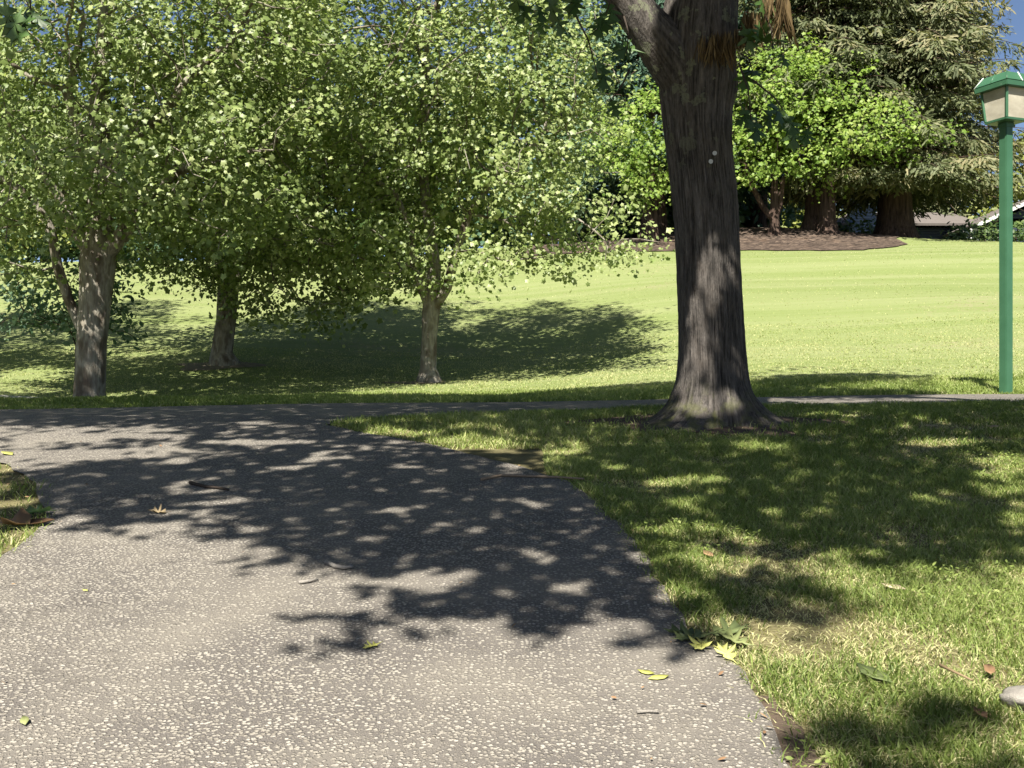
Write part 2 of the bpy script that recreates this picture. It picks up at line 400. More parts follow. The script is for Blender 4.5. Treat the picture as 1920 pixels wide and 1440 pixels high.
def tube(pts, rad, k, closed=False):
    n = len(pts); T = np.gradient(pts, axis=0) if n > 2 else np.repeat((pts[1]-pts[0])[None], 2, 0); T = nrm(T)
    ref = np.array([0, 0, 1.]) if abs(T[0][2]) < .9 else np.array([1., 0, 0])
    u = np.cross(ref, T[0]); u /= np.linalg.norm(u); V = []
    a = np.arange(k)*2*np.pi/k
    for i in range(n):
        u = u-T[i]*np.dot(u, T[i]); u /= max(np.linalg.norm(u), 1e-9); v = np.cross(T[i], u)
        V.append(pts[i]+rad[i]*(np.cos(a)[:, None]*u+np.sin(a)[:, None]*v))
    V = np.concatenate(V); i, j = np.meshgrid(np.arange(n-1), np.arange(k), indexing='ij')
    j2 = (j+1) % k
    Fq = np.stack([i*k+j, i*k+j2, (i+1)*k+j2, (i+1)*k+j], -1).reshape(-1, 4)
    return V, Fq
def tube_obj(name, pts, rad, k, mat, parent=None):
    pts = np.asarray(pts, float); rad = np.asarray(rad, float)
    pts = np.concatenate([pts[:1], pts, pts[-1:]]); pts[0] += (pts[1]-pts[2])*.001; pts[-1] += (pts[-2]-pts[-3])*.001
    rad = np.concatenate([[1e-4], rad, [1e-4]])
    V, Fq = tube(pts, rad, k)
    return link(name, np_mesh(name, V, Fq.ravel(), np.full(len(Fq), 4)), parent, mat, True)
def blobs(ells, n_clump, per, spread):
    """attraction points gathered in clumps inside a union of ellipsoids (cx,cy,cz,rx,ry,rz)"""
    E = np.array(ells, float); wt = (E[:, 3]*E[:, 4]*E[:, 5])**.72; wt /= wt.sum(); out = []
    for _ in range(n_clump):
        e = E[rng.choice(len(E), p=wt)]; d = nrm(rng.normal(size=3))*rng.random()**.42
        c = e[:3]+d*e[3:]; out.append(c+rng.normal(size=(per, 3))*np.array(spread))
    return np.concatenate(out)
def twig_leaves(sk, rmax, per, spread, sel=None):
    ids = np.array([i for i in range(len(sk.P)) if sk.fix[i] is None and sk.R[i] < rmax])
    P = np.array(sk.P)[ids]; c = rng.random(len(ids))
    pos = np.repeat(P, per, 0)+rng.normal(size=(len(P)*per, 3))*np.array(spread)
    return pos, np.repeat(c, per)
def lobed_tree(name, label, cat, base, trunk, ells, leafmat, bark, group=None, n_clump=70, per=14, step=.3, kill=.33, spread=(.35, .35, .22),
               leaf=.13, lper=10, tmpl=LEAF5, rmax=.02, branches=(), lspread=(.2, .2, .13), outward=.35, tshift=0., flare=1.5):
    t = thing(name, label, cat, tuple(base), group)
    sk = Skel(); tr = [(base[0], base[1], base[2]-.15, trunk[0][3]*flare*1.15), (base[0], base[1], base[2]+.02, trunk[0][3]*flare)]
    pts = [p[:3] for p in tr]+[p[:3] for p in trunk]; rr = [p[3] for p in tr]+[p[3] for p in trunk]
    sk.line(pts, rr); nb = len(sk.P)
    for st, br in branches: sk.line([b[:3] for b in br], [b[3] for b in br], 2+st)
    seeds = [i for i in range(3, len(sk.P))]
    A = blobs(ells, n_clump, per, spread); A = A[A[:, 2] > elev(A[:, 0], A[:, 1])+.8]
    sk.grow(A, step, kill, seeds=seeds); sk.radii()
    link('trunk', sk.mesh('trunk'), t, bark, True)
    P, c = twig_leaves(sk, rmax, lper, lspread)
    hol = np.array([noise.noise(Vector(p)*1.25)+.35*noise.noise(Vector(p)*3.1) for p in P]); hi = ((P[:, 2] > CAMZ+.385*P[:, 1]) & ((hol < -.06) | (c > .88))) | ((hol < -.15) & (c < .9) & (tmpl is LEAF5)); P, c = P[~hi], c[~hi]
    ctr = np.array(ells)[:, :3].mean(0)
    N = np.array([-.14, -.55, .62])+outward*nrm(P-ctr)+rng.normal(size=P.shape)*.5
    tint = np.clip(.5+(c-.5)*.5+rng.normal(size=len(P))*.2+tshift, 0, 1)
    print(name, len(sk.P), len(P)); scatter('crown', tmpl, P, N, leaf*np.clip(rng.lognormal(-.08, .32, len(P)), .4, 1.7), leafmat, t, tint)
    return t, sk

# ---------------------------------------------------------------- ground, paths
def grid_mesh(name, xs, ys, zoff=0., mask=None):
    X, Y = np.meshgrid(xs, ys, indexing='ij'); Z = elev(X, Y)+zoff
    nx, ny = X.shape; i, j = np.meshgrid(np.arange(nx-1), np.arange(ny-1), indexing='ij')
    Fq = np.stack([i*ny+j, (i+1)*ny+j, (i+1)*ny+j+1, i*ny+j+1], -1).reshape(-1, 4)
    return np_mesh(name, np.stack([X, Y, Z], -1).reshape(-1, 3), Fq.ravel(), np.full(len(Fq), 4))
xs = np.concatenate([np.linspace(-400, -30, 20), np.arange(-29, -10, 1), np.arange(-10, 10, .2), np.arange(10, 30, 1), np.linspace(30, 400, 20)])
ys = np.concatenate([np.linspace(-40, -3, 14), np.arange(-2.8, 17, .2), np.arange(17, 50, .5), np.linspace(50, 399, 40)])
link('lawn', grid_mesh('lawn', xs, ys), None, M['lawn'], True)['kind'] = 'structure'

def sheet(name, poly, zoff, mat, cell=.2, edge=0.):
    poly = [np.asarray(p[:2], float) for p in poly]; dense = []
    for a, b in zip(poly, poly[1:]+poly[:1]):
        k = max(1, int(np.linalg.norm(b-a)/cell)); dense += [a+(b-a)*i/k for i in range(k)]
    D = np.array(dense); D = D+edge*np.array([[noise.noise((x*2.2, y*2.2, 7.))+.6*noise.noise((x*7, y*7, 3.)), .5*noise.noise((x*3, y*3, 1.))] for x, y in D]); lo, hi = D.min(0), D.max(0)
    gx, gy = np.meshgrid(np.arange(lo[0], hi[0], cell), np.arange(lo[1], hi[1], cell))
    g = np.stack([gx.ravel(), gy.ravel()], 1)+rng.uniform(-.02, .02, (gx.size, 2))*cell
    g = g[poly_mask(g[:, 0], g[:, 1], D)]
    pts = [Vector(p) for p in D]+[Vector(p) for p in g]
    n = len(D); V, _, Fc, *_ = delaunay_2d_cdt(pts, [], [list(range(n))], 1, 1e-4)
    V = np.array([(v.x, v.y) for v in V]); z = elev(V[:, 0], V[:, 1])+zoff
    fl = [i for f in Fc for i in f]
    me = np_mesh(name, np.column_stack([V, z]), fl, [len(f) for f in Fc])
    o = link(name, me, None, mat, True); o['kind'] = 'structure'
    return D
G = lambda px, py: ground(px, py)[:2]
wob = lambda L: [(x+random.uniform(-5, 5), y+random.uniform(-2, 2)) for x, y in L]
redge = [G(x, y) for x, y in [(1520, 1480), (1478, 1437), (1452, 1385), (1402, 1302), (1352, 1240), (1300, 1190), (1268, 1130), (1240, 1085), (1205, 1035), (1160, 985), (1120, 945), (1062, 905),
         (985, 880), (900, 858), (820, 838), (745, 824), (675, 812), (612, 800)]]
redge = [np.array((1.05, -1.5)), np.array((.95, 1.5))]+redge
front = [G(640, 791), G(760, 782), G(1000, 774), G(1240, 765)]
front += [np.array((3.0, 9.45)), np.array((4.4, 9.75)), np.array((7, 10.1)), np.array((15, 10.6))]
back = [np.array((15, 12.0)), np.array((7, 11.4)), np.array((5.2, 11.15)), np.array((3.2, 11.1)), np.array((1.2, 11.05)), np.array((-1.5, 10.95)), np.array((-4.8, 10.9)), np.array((-9, 10.7)), np.array((-16, 10.2))]
left = [np.array((-16, 8.0)), np.array((-7, 7.3)), np.array((-4.3, 6.75)), G(-40, 868), G(10, 872), G(45, 893), G(70, 925), G(84, 965), G(70, 1000), G(38, 1030), G(10, 1062), G(-40, 1095)]
left += [np.array((-1.85, 1.8)), np.array((-1.7, -1.5))]
PATH = sheet('asphalt_path', redge+front+back+left, .012, M['asphalt'], .12, .055)
MUL = [G(x, y) for x, y in [(1130, 474), (1250, 472), (1400, 470), (1540, 471), (1610, 470), (1665, 465), (1705, 459)]]
MUL = [np.array((MUL[0][0]-2.5, MUL[0][1]))]+MUL+[np.array((14, 40.)), np.array((14, 47.)), np.array((1, 47.))]
sheet('mulch_bed', MUL, .03, M['mulch'], .4, .45)
sheet('concrete_path', [np.array((-20, 17.3)), np.array((-8.2, 16.6)), np.array((-6.6, 15.9)), np.array((-7.2, 15.6)), np.array((-9, 15.9)), np.array((-20, 16.2))], .012, M['concrete'], .3)
for bx, by, br in ((-5.5, 19.75, .75), (-1.55, 17.85, .5)):
    sheet('bare_soil', [np.array((bx+br*(1+.3*math.sin(3*a+bx))*math.cos(a), by+.6*br*(1+.3*math.sin(2*a))*math.sin(a))) for a in np.linspace(0, 2*np.pi, 30)[:-1]], .012, M['drysoil'], .15)
ring = [np.array((1.47+(.78+.2*math.sin(3*a)+.12*math.sin(5*a+1))*math.cos(a)*1.15, 7.9+(.5+.1*math.sin(4*a))*math.sin(a))) for a in np.linspace(0, 2*np.pi, 40)[:-1]]
sheet('bare_soil', ring, .008, M['soil'], .1)

STRIPP = sheet('bare_soil', [G(1395, 1308), G(1432, 1312), G(1470, 1352), G(1505, 1395), G(1550, 1440), G(1600, 1500), G(1500, 1500), G(1470, 1440), G(1440, 1380)], .008, M['soil'], .06, .05)
# ---------------------------------------------------------------- grass
def blades(n, xlo, xhi, ylo, yhi, hgt, wid, lim=1.0, wedge=True):
    Y = rng.uniform(ylo, yhi, n*2); X = rng.uniform(xlo, xhi, n*2)
    if wedge:
        k = np.abs(X) < Y*.52+(.3+3.2*(rng.random(len(X)) < .5)); X, Y = X[k], Y[k]
    return X[:n], Y[:n]
def nz(X, Y, s, seed=0.):
    return np.array([noise.noise((x*s+seed, y*s, seed*1.7)) for x, y in zip(X, Y)])
def grass_field(specs):
    Vs, ts, Fs = [], [], []; off = 0
    for n, x0, x1, y0, y1, h0, wd in specs:
        X, Y = blades(n, x0, x1, y0, y1, h0, wd)
        inside = poly_mask(X+rng.normal(0, .028, len(X))-.012, Y, PATH) | (poly_mask(X, Y, STRIPP) & (rng.random(len(X)) < .8)); soil = poly_mask(X, Y, ring)
        d = np.full(len(X), 1.)
        k = ~inside & (~soil | (rng.random(len(X)) < .06)) & ~poly_mask(X, Y, MUL)
        X, Y = X[k], Y[k]
        big = nz(X, Y, .55, 3.1); sm = nz(X, Y, 3.0, 9.2)
        patch = big*.6+sm*.7
        nearf = np.clip((12-Y)/4, 0, 1)
        keep = rng.random(len(X)) < np.clip(1.1+patch*1.1*nearf, .32, 1)
        X, Y, patch, sm, big, nearf = X[keep], Y[keep], patch[keep], sm[keep], big[keep], nearf[keep]
        n = len(X); Z = elev(X, Y)
        dry = np.clip(-patch*1.2-.05, 0, 1)*nearf
        dryp = rng.random(n) < (.33+.75*dry)*(.35+.65*nearf)
        H = h0*rng.uniform(.45, 1.25, n)*(1+.7*np.clip(sm, -.6, .9))*np.where(dryp, .75, 1)
        W = wd*rng.uniform(.7, 1.3, n); a = rng.random(n)*2*np.pi
        lean = rng.uniform(.2, 1.3, n)+np.where(dryp, .9, 0); la = rng.random(n)*2*np.pi
        L = np.column_stack([np.cos(la), np.sin(la)])*(lean*H)[:, None]
        wx, wy = np.cos(a)*W/2, np.sin(a)*W/2
        b = np.column_stack([X, Y, Z-.004]); wv = np.column_stack([wx, wy, np.zeros(n)])
        mid = b+np.column_stack([L*.35, H*.62]); tip = b+np.column_stack([L, H*np.where(lean > 1, .75, 1.)])
        V = np.stack([b-wv, b+wv, mid+wv*.8, mid-wv*.8, tip], 1).reshape(-1, 3)
        o = (np.arange(n)*5)[:, None]+off
        Fs.append((o+np.array([0, 1, 2, 3]), o+np.array([3, 2, 4]))); off += 5*n
        tn = np.where(dryp, rng.uniform(.72, 1, n), np.clip(.32+big*.35+rng.normal(size=n)*.16+.36*np.clip((Y-13)/4, 0, 1), 0, .8))
        Vs.append(V); ts.append(np.repeat(tn, 5))
    V = np.concatenate(Vs); q = np.concatenate([f[0] for f in Fs]); t3 = np.concatenate([f[1] for f in Fs])
    return np_mesh('grass', V, np.concatenate([q.ravel(), t3.ravel()]), np.concatenate([np.full(len(q), 4), np.full(len(t3), 3)]), np.concatenate(ts))
gm = grass_field([
    (165000, .3, 5.4, 1.4, 4.4, .042, .0042), (175000, .2, 6.4, 4.4, 7.0, .045, .005), (140000, -1.6, 8.2, 7.0, 10.2, .048, .007),
    (40000, -6, -1.2, 2.0, 7.4, .05, .0055),
    (110000, -7.5, 7.5, 10.6, 15, .045, .010), (80000, -11, 11, 15, 22, .025, .012), (30000, -18, 18, 22, 38, .02, .02)])
tag(link('grass', gm, None, M['grass']), kind='stuff')

# clover growing in the turf
cx_, cy_ = rng.uniform(.3, 5, 30000), rng.uniform(2.3, 9, 30000)
kp = (nz(cx_, cy_, 1.1, 21.) > .16) & ~poly_mask(cx_, cy_, PATH) & (np.abs(cx_) < cy_*.52+.3) & ~poly_mask(cx_, cy_, ring)
cx_, cy_ = cx_[kp], cy_[kp]; P = np.column_stack([cx_, cy_, elev(cx_, cy_)+rng.uniform(.015, .05, len(cx_))])
tag(scatter('clover', LEAF_OVAL, P, np.array([0, -.2, 1.])+rng.normal(size=P.shape)*.35, rng.uniform(.012, .026, len(P)), M['grass'], None, np.clip(rng.normal(.3, .15, len(P)), 0, .6)), kind='stuff')
# ---------------------------------------------------------------- foreground oak
OX, OY = 1.52, 8.0; OZ = e1(OX, OY)
oak = thing('oak_tree', 'big dark-barked oak with forked trunk and flared roots on the near grass', 'tree', (OX, OY, OZ))
def bark_tube(name, pts, rad, k, m, mat, parent, flare=None, amp=.008, bumps=(), closed_top=False):
    pts = np.asarray(pts, float); rad = np.asarray(rad, float)
    s = np.concatenate([[0], np.cumsum(np.linalg.norm(np.diff(pts, axis=0), axis=1))]); si = np.linspace(0, s[-1], m)
    def ip(v):
        ms = pchip_slopes(s, v); i = np.clip(np.searchsorted(s, si, side='right')-1, 0, len(s)-2); h = s[i+1]-s[i]; t = (si-s[i])/h
        return (2*t**3-3*t**2+1)*v[i]+(t**3-2*t**2+t)*h*ms[i]+(-2*t**3+3*t**2)*v[i+1]+(t**3-t**2)*h*ms[i+1]
    pc = np.column_stack([ip(pts[:, c]) for c in range(3)]); rr = ip(rad)
    V, Fq = tube(pc, rr, k); V = V.reshape(m, k, 3); tint = np.zeros((m, k))
    for i in range(m):
        for j in range(k):
            p = V[i, j]; d = p-pc[i]; r = np.linalg.norm(d); d = d/r; th = math.atan2(d[1], d[0])
            f = 1.0
            if flare: f = flare(pc[i], th, si[i])
            q = (d[0]*11.5+pc[i][0]*2, d[1]*11.5, p[2]*1.7)
            n1 = noise.noise((q[0]*1.9, q[1]*1.9, q[2]*1.3)); n2 = noise.noise((q[0]*4.6, q[1]*4.6, q[2]*2.2+5)); n3 = noise.noise((p[0]*3, p[1]*3, p[2]*1.6))
            rid = (1-abs(n1)*2)*.5+(1-abs(n2)*2)*.5
            dr = amp*rid+.014*n3
            for bx, by, bz, br, ba in bumps:
                dd = ((p[0]-bx)**2+(p[1]-by)**2+(p[2]-bz)**2)/br**2
                if dd < 6: dr += ba*math.exp(-dd)
            V[i, j] = pc[i]+d*(r*f+dr); tint[i, j] = .5+.6*(rid-.35)
    me = np_mesh(name, V.reshape(-1, 3), Fq.ravel(), np.full(len(Fq), 4), np.clip(tint, 0, 1).ravel())
    return link(name, me, parent, mat, True)
def oak_flare(c, th, s):
    h = c[2]-OZ
    if h > 1.1: return 1.0
    f = math.exp(-max(h, -.1)/.115); g = math.exp(-max(h, 0)/.4)
    lob = max(0, math.cos(th-math.radians(185)))**4*1.15+max(0, math.cos(th-math.radians(-18)))**4*.8+max(0, math.cos(th-math.radians(238)))**8*.45+max(0, math.cos(th-math.radians(60)))**4*.7+max(0, math.cos(th-math.radians(125)))**5*.6
    return 1+f*(.02+.85*lob)+g*.07*lob-.05*max(0, 1-h)*(1-f)
def pz(y): return CAMZ+(720-y)/F*OY
def pxx(x): return (x-960)/F*OY
tp = [(840, 1340, .285), (800, 1340, .275), (740, 1337, .262), (640, 1334, .250), (560, 1331, .240), (470, 1327, .234), (380, 1322, .238), (300, 1313, .243), (250, 1308, .252), (190, 1306, .272), (140, 1306, .285), (80, 1308, .290), (20, 1314, .275), (-60, 1326, .255), (-200, 1350, .24), (-330, 1372, .22)]
bark_tube('trunk', [(pxx(x), OY, pz(y)) for y, x, r in tp], [r*.955 for *_, r in tp], 250, 380, M['oakbark'], oak, oak_flare, .016,
          bumps=[(pxx(1375), OY-.05, pz(165), .13, .035), (pxx(1240), OY-.1, pz(268), .07, .025), (pxx(1350), OY-.25, pz(765), .17, .05), (pxx(1325), OY-.25, pz(330), .1, -.02), (pxx(1335), OY-.26, pz(90), .16, .03)])
lp = [(1325, 215, .12, 0), (1283, 150, .19, -.05), (1240, 96, .175, -.1), (1198, 48, .15, -.15), (1158, -2, .135, -.2), (1085, -90, .125, -.35), (1000, -190, .12, -.6), (900, -280, .10, -.9)]
bark_tube('limb', [((x-960)/F*OY, OY+dy, pz(y)) for x, y, r, dy in lp], [r for _, _, r, _ in lp], 96, 150, M['oakbark'], oak, None, .008)
for x, y in ((1327, 302), (1320, 317)):
    P = np.array([pxx(x), OY-.275, pz(y)]); bm = bmesh.new()
    bmesh.ops.create_cone(bm, cap_ends=True, segments=20, radius1=.016, radius2=.016, depth=.006)
    bmesh.ops.bevel(bm, geom=list(bm.edges), offset=.0015, segments=1)
    bmesh.ops.rotate(bm, verts=bm.verts, matrix=Matrix.Rotation(math.pi/2+.1, 3, 'X')); bmesh.ops.translate(bm, verts=bm.verts, vec=P)
    bm_obj('tag_disc', bm, M['tagm'], oak)

# where the photograph's ground lies in the oak's shade (picture pixels -> ground -> up the sun ray to a leaf)
DARK = [
 [(-60, 742), (620, 742), (1260, 744), (1260, 800), (640, 800), (-60, 800)],
 [(300, 800), (1000, 790), (1000, 900), (520, 862), (330, 835)],
 [(20, 905), (140, 872), (480, 850), (900, 850), (1130, 900), (1120, 985), (520, 1010), (330, 985), (60, 990)],
 [(440, 985), (1140, 950), (1260, 1090), (1300, 1180), (1290, 1212), (1195, 1185), (1060, 1192), (985, 1150), (900, 1160), (830, 1165), (765, 1120), (700, 1072), (560, 1050), (455, 1065), (490, 1015)],
 [(590, 1170), (770, 1165), (772, 1195), (640, 1200)],
 [(640, 775), (1920, 752), (1920, 800), (640, 812)],
 [(1000, 800), (1940, 790), (1940, 860), (1720, 880), (1500, 862), (1000, 860)],
 [(1060, 850), (1850, 860), (1860, 990), (1930, 980), (1930, 1070), (1800, 1085), (1590, 1060), (1400, 1040), (1180, 1010), (1080, 925)],
 [(1270, 1085), (1460, 1070), (1560, 1105), (1580, 1165), (1420, 1150), (1300, 1140)],
 [(1560, 1360), (1760, 1340), (1930, 1400), (1930, 1520), (1500, 1520), (1490, 1440)],
 [(1400, 748), (1425, 712), (1560, 692), (1660, 684), (1700, 690), (1640, 700), (1755, 706), (1600, 718), (1500, 730), (1760, 738), (1700, 748)],
 [(860, 748), (1010, 738), (1200, 718), (1270, 712), (1270, 748)],
 [(-20, 862), (70, 900), (80, 980), (-20, 1000)],
 [(-30, 805), (300, 812), (560, 822), (560, 836), (200, 850), (-30, 838)],
 [(1950, 760), (2150, 760), (2150, 1100), (1950, 1100)],
]
DW = [1, .85, 1, 1, .8, 1, .9, 1, .85, .7, .9, .8, .8, .3, .8]
LIT = [(200, 820, 220, 9), (480, 832, 160, 8), (130, 852, 130, 11), (480, 795, 70, 6), (330, 868, 60, 7), (170, 895, 40, 8), (110, 945, 55, 10), (240, 945, 45, 10), (420, 945, 60, 9), (330, 965, 60, 10), (120, 985, 60, 10), (760, 878, 60, 8), (560, 880, 60, 8),
       (870, 832, 110, 18), (760, 815, 70, 8), (1290, 905, 130, 14), (1180, 880, 60, 8), (1760, 832, 120, 10), (1880, 880, 50, 40), (1420, 845, 60, 7), (990, 945, 45, 17), (820, 985, 60, 12), (640, 995, 30, 8), (1010, 1045, 50, 18), (1080, 1110, 45, 22), (1110, 1000, 40, 16), (1190, 1090, 40, 18), (840, 1085, 45, 14), (950, 1115, 50, 14), (700, 1015, 50, 9), (470, 995, 40, 12), (760, 1050, 30, 10),
       (1330, 1050, 60, 28), (1240, 1150, 35, 12), (1440, 965, 50, 14), (1650, 1040, 60, 10), (680, 1180, 30, 10), (1740, 940, 50, 15), (1560, 780, 120, 4), (1050, 850, 60, 7)]
n = 26000
gx = rng.uniform(-6.5, 9.5, n*12); gy = 2.2+13.4*rng.random(n*12)**1.15; gz = elev(gx, gy)
wx = np.array([noise.noise((x*3.1, y*3.1, 4.)) for x, y in zip(gx, gy)]); wy = np.array([noise.noise((x*3.1, y*3.1, 9.)) for x, y in zip(gx, gy)])
px, py = proj(gx+.16*wx, gy+.16*wy, gz)
D = np.zeros(len(gx))
jx, jy = rng.normal(0, .085, len(gx)), rng.normal(0, .11, len(gx)); qx, qy = proj(gx+.16*wx+jx, gy+.16*wy+jy, elev(gx+jx, gy+jy))
for pl, wgt in zip(DARK, DW): D = np.maximum(D, wgt*poly_mask(qx, qy, pl))
lit = np.zeros(len(gx), bool)
for cx, cy, rx, ry in LIT: k_ = .6 if cy > 858 and cx < 1250 else (.7 if cy > 800 else .6); lit |= ((px-cx)/(rx*k_))**2+((py-cy)/(ry*k_))**2 < 1
cl = np.array([noise.noise((x*3.0, y*2.6, .3))+.75*noise.noise((x*6.5, y*5.5, 2.3)) for x, y in zip(gx, gy)])
keep = (~lit) & (rng.random(len(gx)) < D*np.where(cl > -.40-.25*(gy > 8.5)-.35*(py < 800)-.22*((px > 1000) & (py > 790) & (py < 1075))-.30*((px > 520) & (px < 1200) & (py > 850) & (py < 1080))+.2*((px > 1400) & (py > 1040)), 1, .03))
gx, gy, gz, cl = gx[keep], gy[keep], gz[keep], cl[keep]
print('oak cand', len(gx)); sel = rng.permutation(len(gx))[:60000]; gx, gy, gz, cl = gx[sel], gy[sel], gz[sel], cl[sel]
hh = 4.0+1.5*rng.random(len(gx))+np.clip((gy-5)*.32, 0, 2.6)+1.2*np.sin(gx*1.3+gy*.9)*np.clip(gy/8, 0, 1)*.5
ppx, ppy = proj(gx, gy, gz); hh = hh+2.2*((ppx > 1450) & (ppy > 1050))
P = np.column_stack([gx-SH[0]*hh, gy-SH[1]*hh, gz+hh])
# shade on the trunk itself
tn = 2600; tz = rng.uniform(.95, 4.0, tn); tx = OX+rng.uniform(-.3, .3, tn)-(tz-1)*.06
tpx, tpy = proj(tx, OY-.2, tz); up = np.clip((560-tpy)/140, 0, 1)
dk = np.maximum(up, np.where((tpx > 1345+(tpy-500)*.12) & (tpy > 540), .75, 0)); dk = np.maximum(dk, np.where((tpx < 1292) & (tpy < 640), .8, 0))
dk = np.where(((tpx-1340)/45)**2+((tpy-520)/50)**2 < 1, 0, dk); dk = np.where(((tpx-1355)/40)**2+((tpy-775)/35)**2 < 1, 0, dk)
dk = np.where(((tpx-1180)/60)**2+((tpy-50)/90)**2 < 1, 0, dk)
k = rng.random(tn) < dk; tx, tz = tx[k], tz[k]; h2 = rng.uniform(3., 4.8, len(tx))
P = np.concatenate([P, np.column_stack([tx-SH[0]*h2, OY-.2-SH[1]*h2, tz+h2])])
def trunk_open(P):
    t = (OY-.24-P[:, 1])/SH[1]; X = P[:, 0]+SH[0]*t; Z = P[:, 2]-t
    a, b = proj(X, OY-.24, Z)
    o = poly_mask(a, b, [(1262, 800), (1266, 640), (1284, 540), (1306, 455), (1335, 430), (1395, 430), (1392, 505), (1352, 540), (1340, 640), (1332, 740), (1322, 800)])
    o |= ((a-1360)/40)**2+((b-770)/36)**2 < 1
    o |= ((a-1385)/14)**2+((b-655)/45)**2 < 1
    o |= ((a-1195)/38)**2+((b-45)/70)**2 < 1
    return o & (t > 0)
P = P[~trunk_open(P) | (rng.random(len(P)) < .05)]
ok = (P[:, 2] > CAMZ+.385*np.maximum(P[:, 1], 0)+.25)
P = P[ok]
# crown above and behind the trunk, out of the shade mask
B = blobs([(1.9, 8.2, 7.6, 3.2, 2.6, 1.9), (.4, 5.5, 7.3, 3.4, 3, 1.4)], 130, 22, (.3, .3, .2))
B = B[(B[:, 2] > CAMZ+.385*B[:, 1]+.3)]
tgt = B.copy(); hB = B[:, 2]-1.0; tX, tY = B[:, 0]+SH[0]*hB, B[:, 1]+SH[1]*hB
tpx, tpy = proj(tX, tY, elev(tX, tY)); good = np.zeros(len(B), bool)
for pl in DARK: good |= poly_mask(tpx, tpy, pl)
for cx, cy, rx, ry in LIT: good &= ((tpx-cx)/rx)**2+((tpy-cy)/ry)**2 > 1
good |= tpy < 752
good &= ~((tpy < 752) & (tpy > 700) & ~((tpx > 1000) & (tpx < 1750)))
B = B[good]; P = np.concatenate([P, B[~trunk_open(B)]])
osk = Skel(); a = osk.line([(pxx(1350), OY, pz(-200)), (pxx(1372), OY, pz(-330)), (1.75, 7.9, 6.2), (1.8, 7.7, 7.2)], [.2, .19, .15, .1])
b = osk.line([((x-960)/F*OY, OY+dy, pz(y)) for x, y, r, dy in lp[5:]], [.11, .10, .09])
c_ = osk.line([(1.4, 7.2, 5.7), (1.1, 6.0, 6.3), (.8, 4.6, 6.6)], [.14, .11, .09], 1)
d_ = osk.line([(2.3, 7.0, 5.9), (2.9, 5.8, 6.4), (3.2, 4.6, 6.7)], [.13, .10, .08], 1)
att = P[rng.permutation(len(P))[:800]]
osk.grow(att, .35, .35, 160); osk.radii(.006)
osk.R = np.minimum(osk.R, .16)
link('branches', osk.mesh('branches'), oak, M['oakbark'], True)
N = np.array([0, -.1, .8])+rng.normal(size=P.shape)*.42
scatter('crown', LEAF_OAK, P, N, rng.uniform(.09, .165, len(P)), M['oak'], oak, np.clip(rng.normal(.5, .25, len(P)), 0, 1))
# the few low sprays that hang into the picture
hang = []
def spray(cx, cy, rx, ry, n, Y, ttop):
    for _ in range(n):
        x, y = cx+random.uniform(-rx, rx), cy+random.uniform(-ry, ry); hang.append(at(x, y, Y+random.uniform(-.25, .25)))
    return [at(*ttop, Y), at((ttop[0]+cx)/2+6, (ttop[1]+cy)/2-4, Y), at(cx, cy, Y)]
tw = [spray(1030, 20, 70, 26, 11, 7.0, (1060, -70)), spray(1175, 100, 16, 22, 2, 7.6, (1170, 30)), spray(1135, 30, 25, 20, 4, 7.4, (1150, -40)), spray(1120, 140, 22, 14, 2, 7.3, (1075, 20)),
      spray(1430, 40, 32, 55, 8, 7.7, (1400, -60)), spray(1408, 225, 14, 28, 3, 7.5, (1386, 120)), spray(1482, 225, 40, 32, 6, 7.3, (1412, 150)), spray(1410, 130, 12, 18, 2, 7.6, (1388, 100)), spray(1450, 95, 25, 25, 3, 7.6, (1430, 20)), spray(60, 55, 45, 30, 5, 6.0, (40, -60)), spray(1145, 190, 8, 10, 1, 7.4, (1180, 130))]
H = np.array(hang)
scatter('hanging_leaves', LEAF_RED, H, np.array([0, -1, .25])+rng.normal(size=H.shape)*.4, rng.uniform(.15, .24, len(H)), M['oak'], oak, np.clip(rng.normal(.35, .2, len(H)), 0, 1), D=np.array([0, 0, -1.])+rng.normal(size=H.shape)*.35)
for t_ in tw: tube_obj('twig', t_, [.008, .006, .003], 5, M['darktwig'], oak)
for cx, y0, y1, hw, Y in ((1318, 68, 118, 9, 7.68), (1352, 62, 122, 24, 7.66), (1385, 55, 95, 10, 7.7), (1410, 22, 92, 17, 7.7), (1468, -8, 86, 12, 7.6), (1440, -10, 40, 14, 7.6)):
    nn = int(hw*4.5); q = []; dd = []
    X0 = np.array([at(cx+random.uniform(-hw, hw)*.9, y0+random.uniform(-6, 16), Y+random.uniform(-.06, .06)) for _ in range(nn)])
    L = (y1-y0)/F*Y*rng.uniform(.55, 1., nn)
    DD = np.column_stack([rng.normal(0, .13, nn), rng.normal(0, .13, nn), -np.ones(nn)])
    NN = np.column_stack([rng.normal(0, 1, nn), -np.abs(rng.normal(0, 1, nn)), np.zeros(nn)])
    scatter('withered_leaves', STRIP, X0, NN, L, M['withered'], oak, rng.random(nn), D=DD)

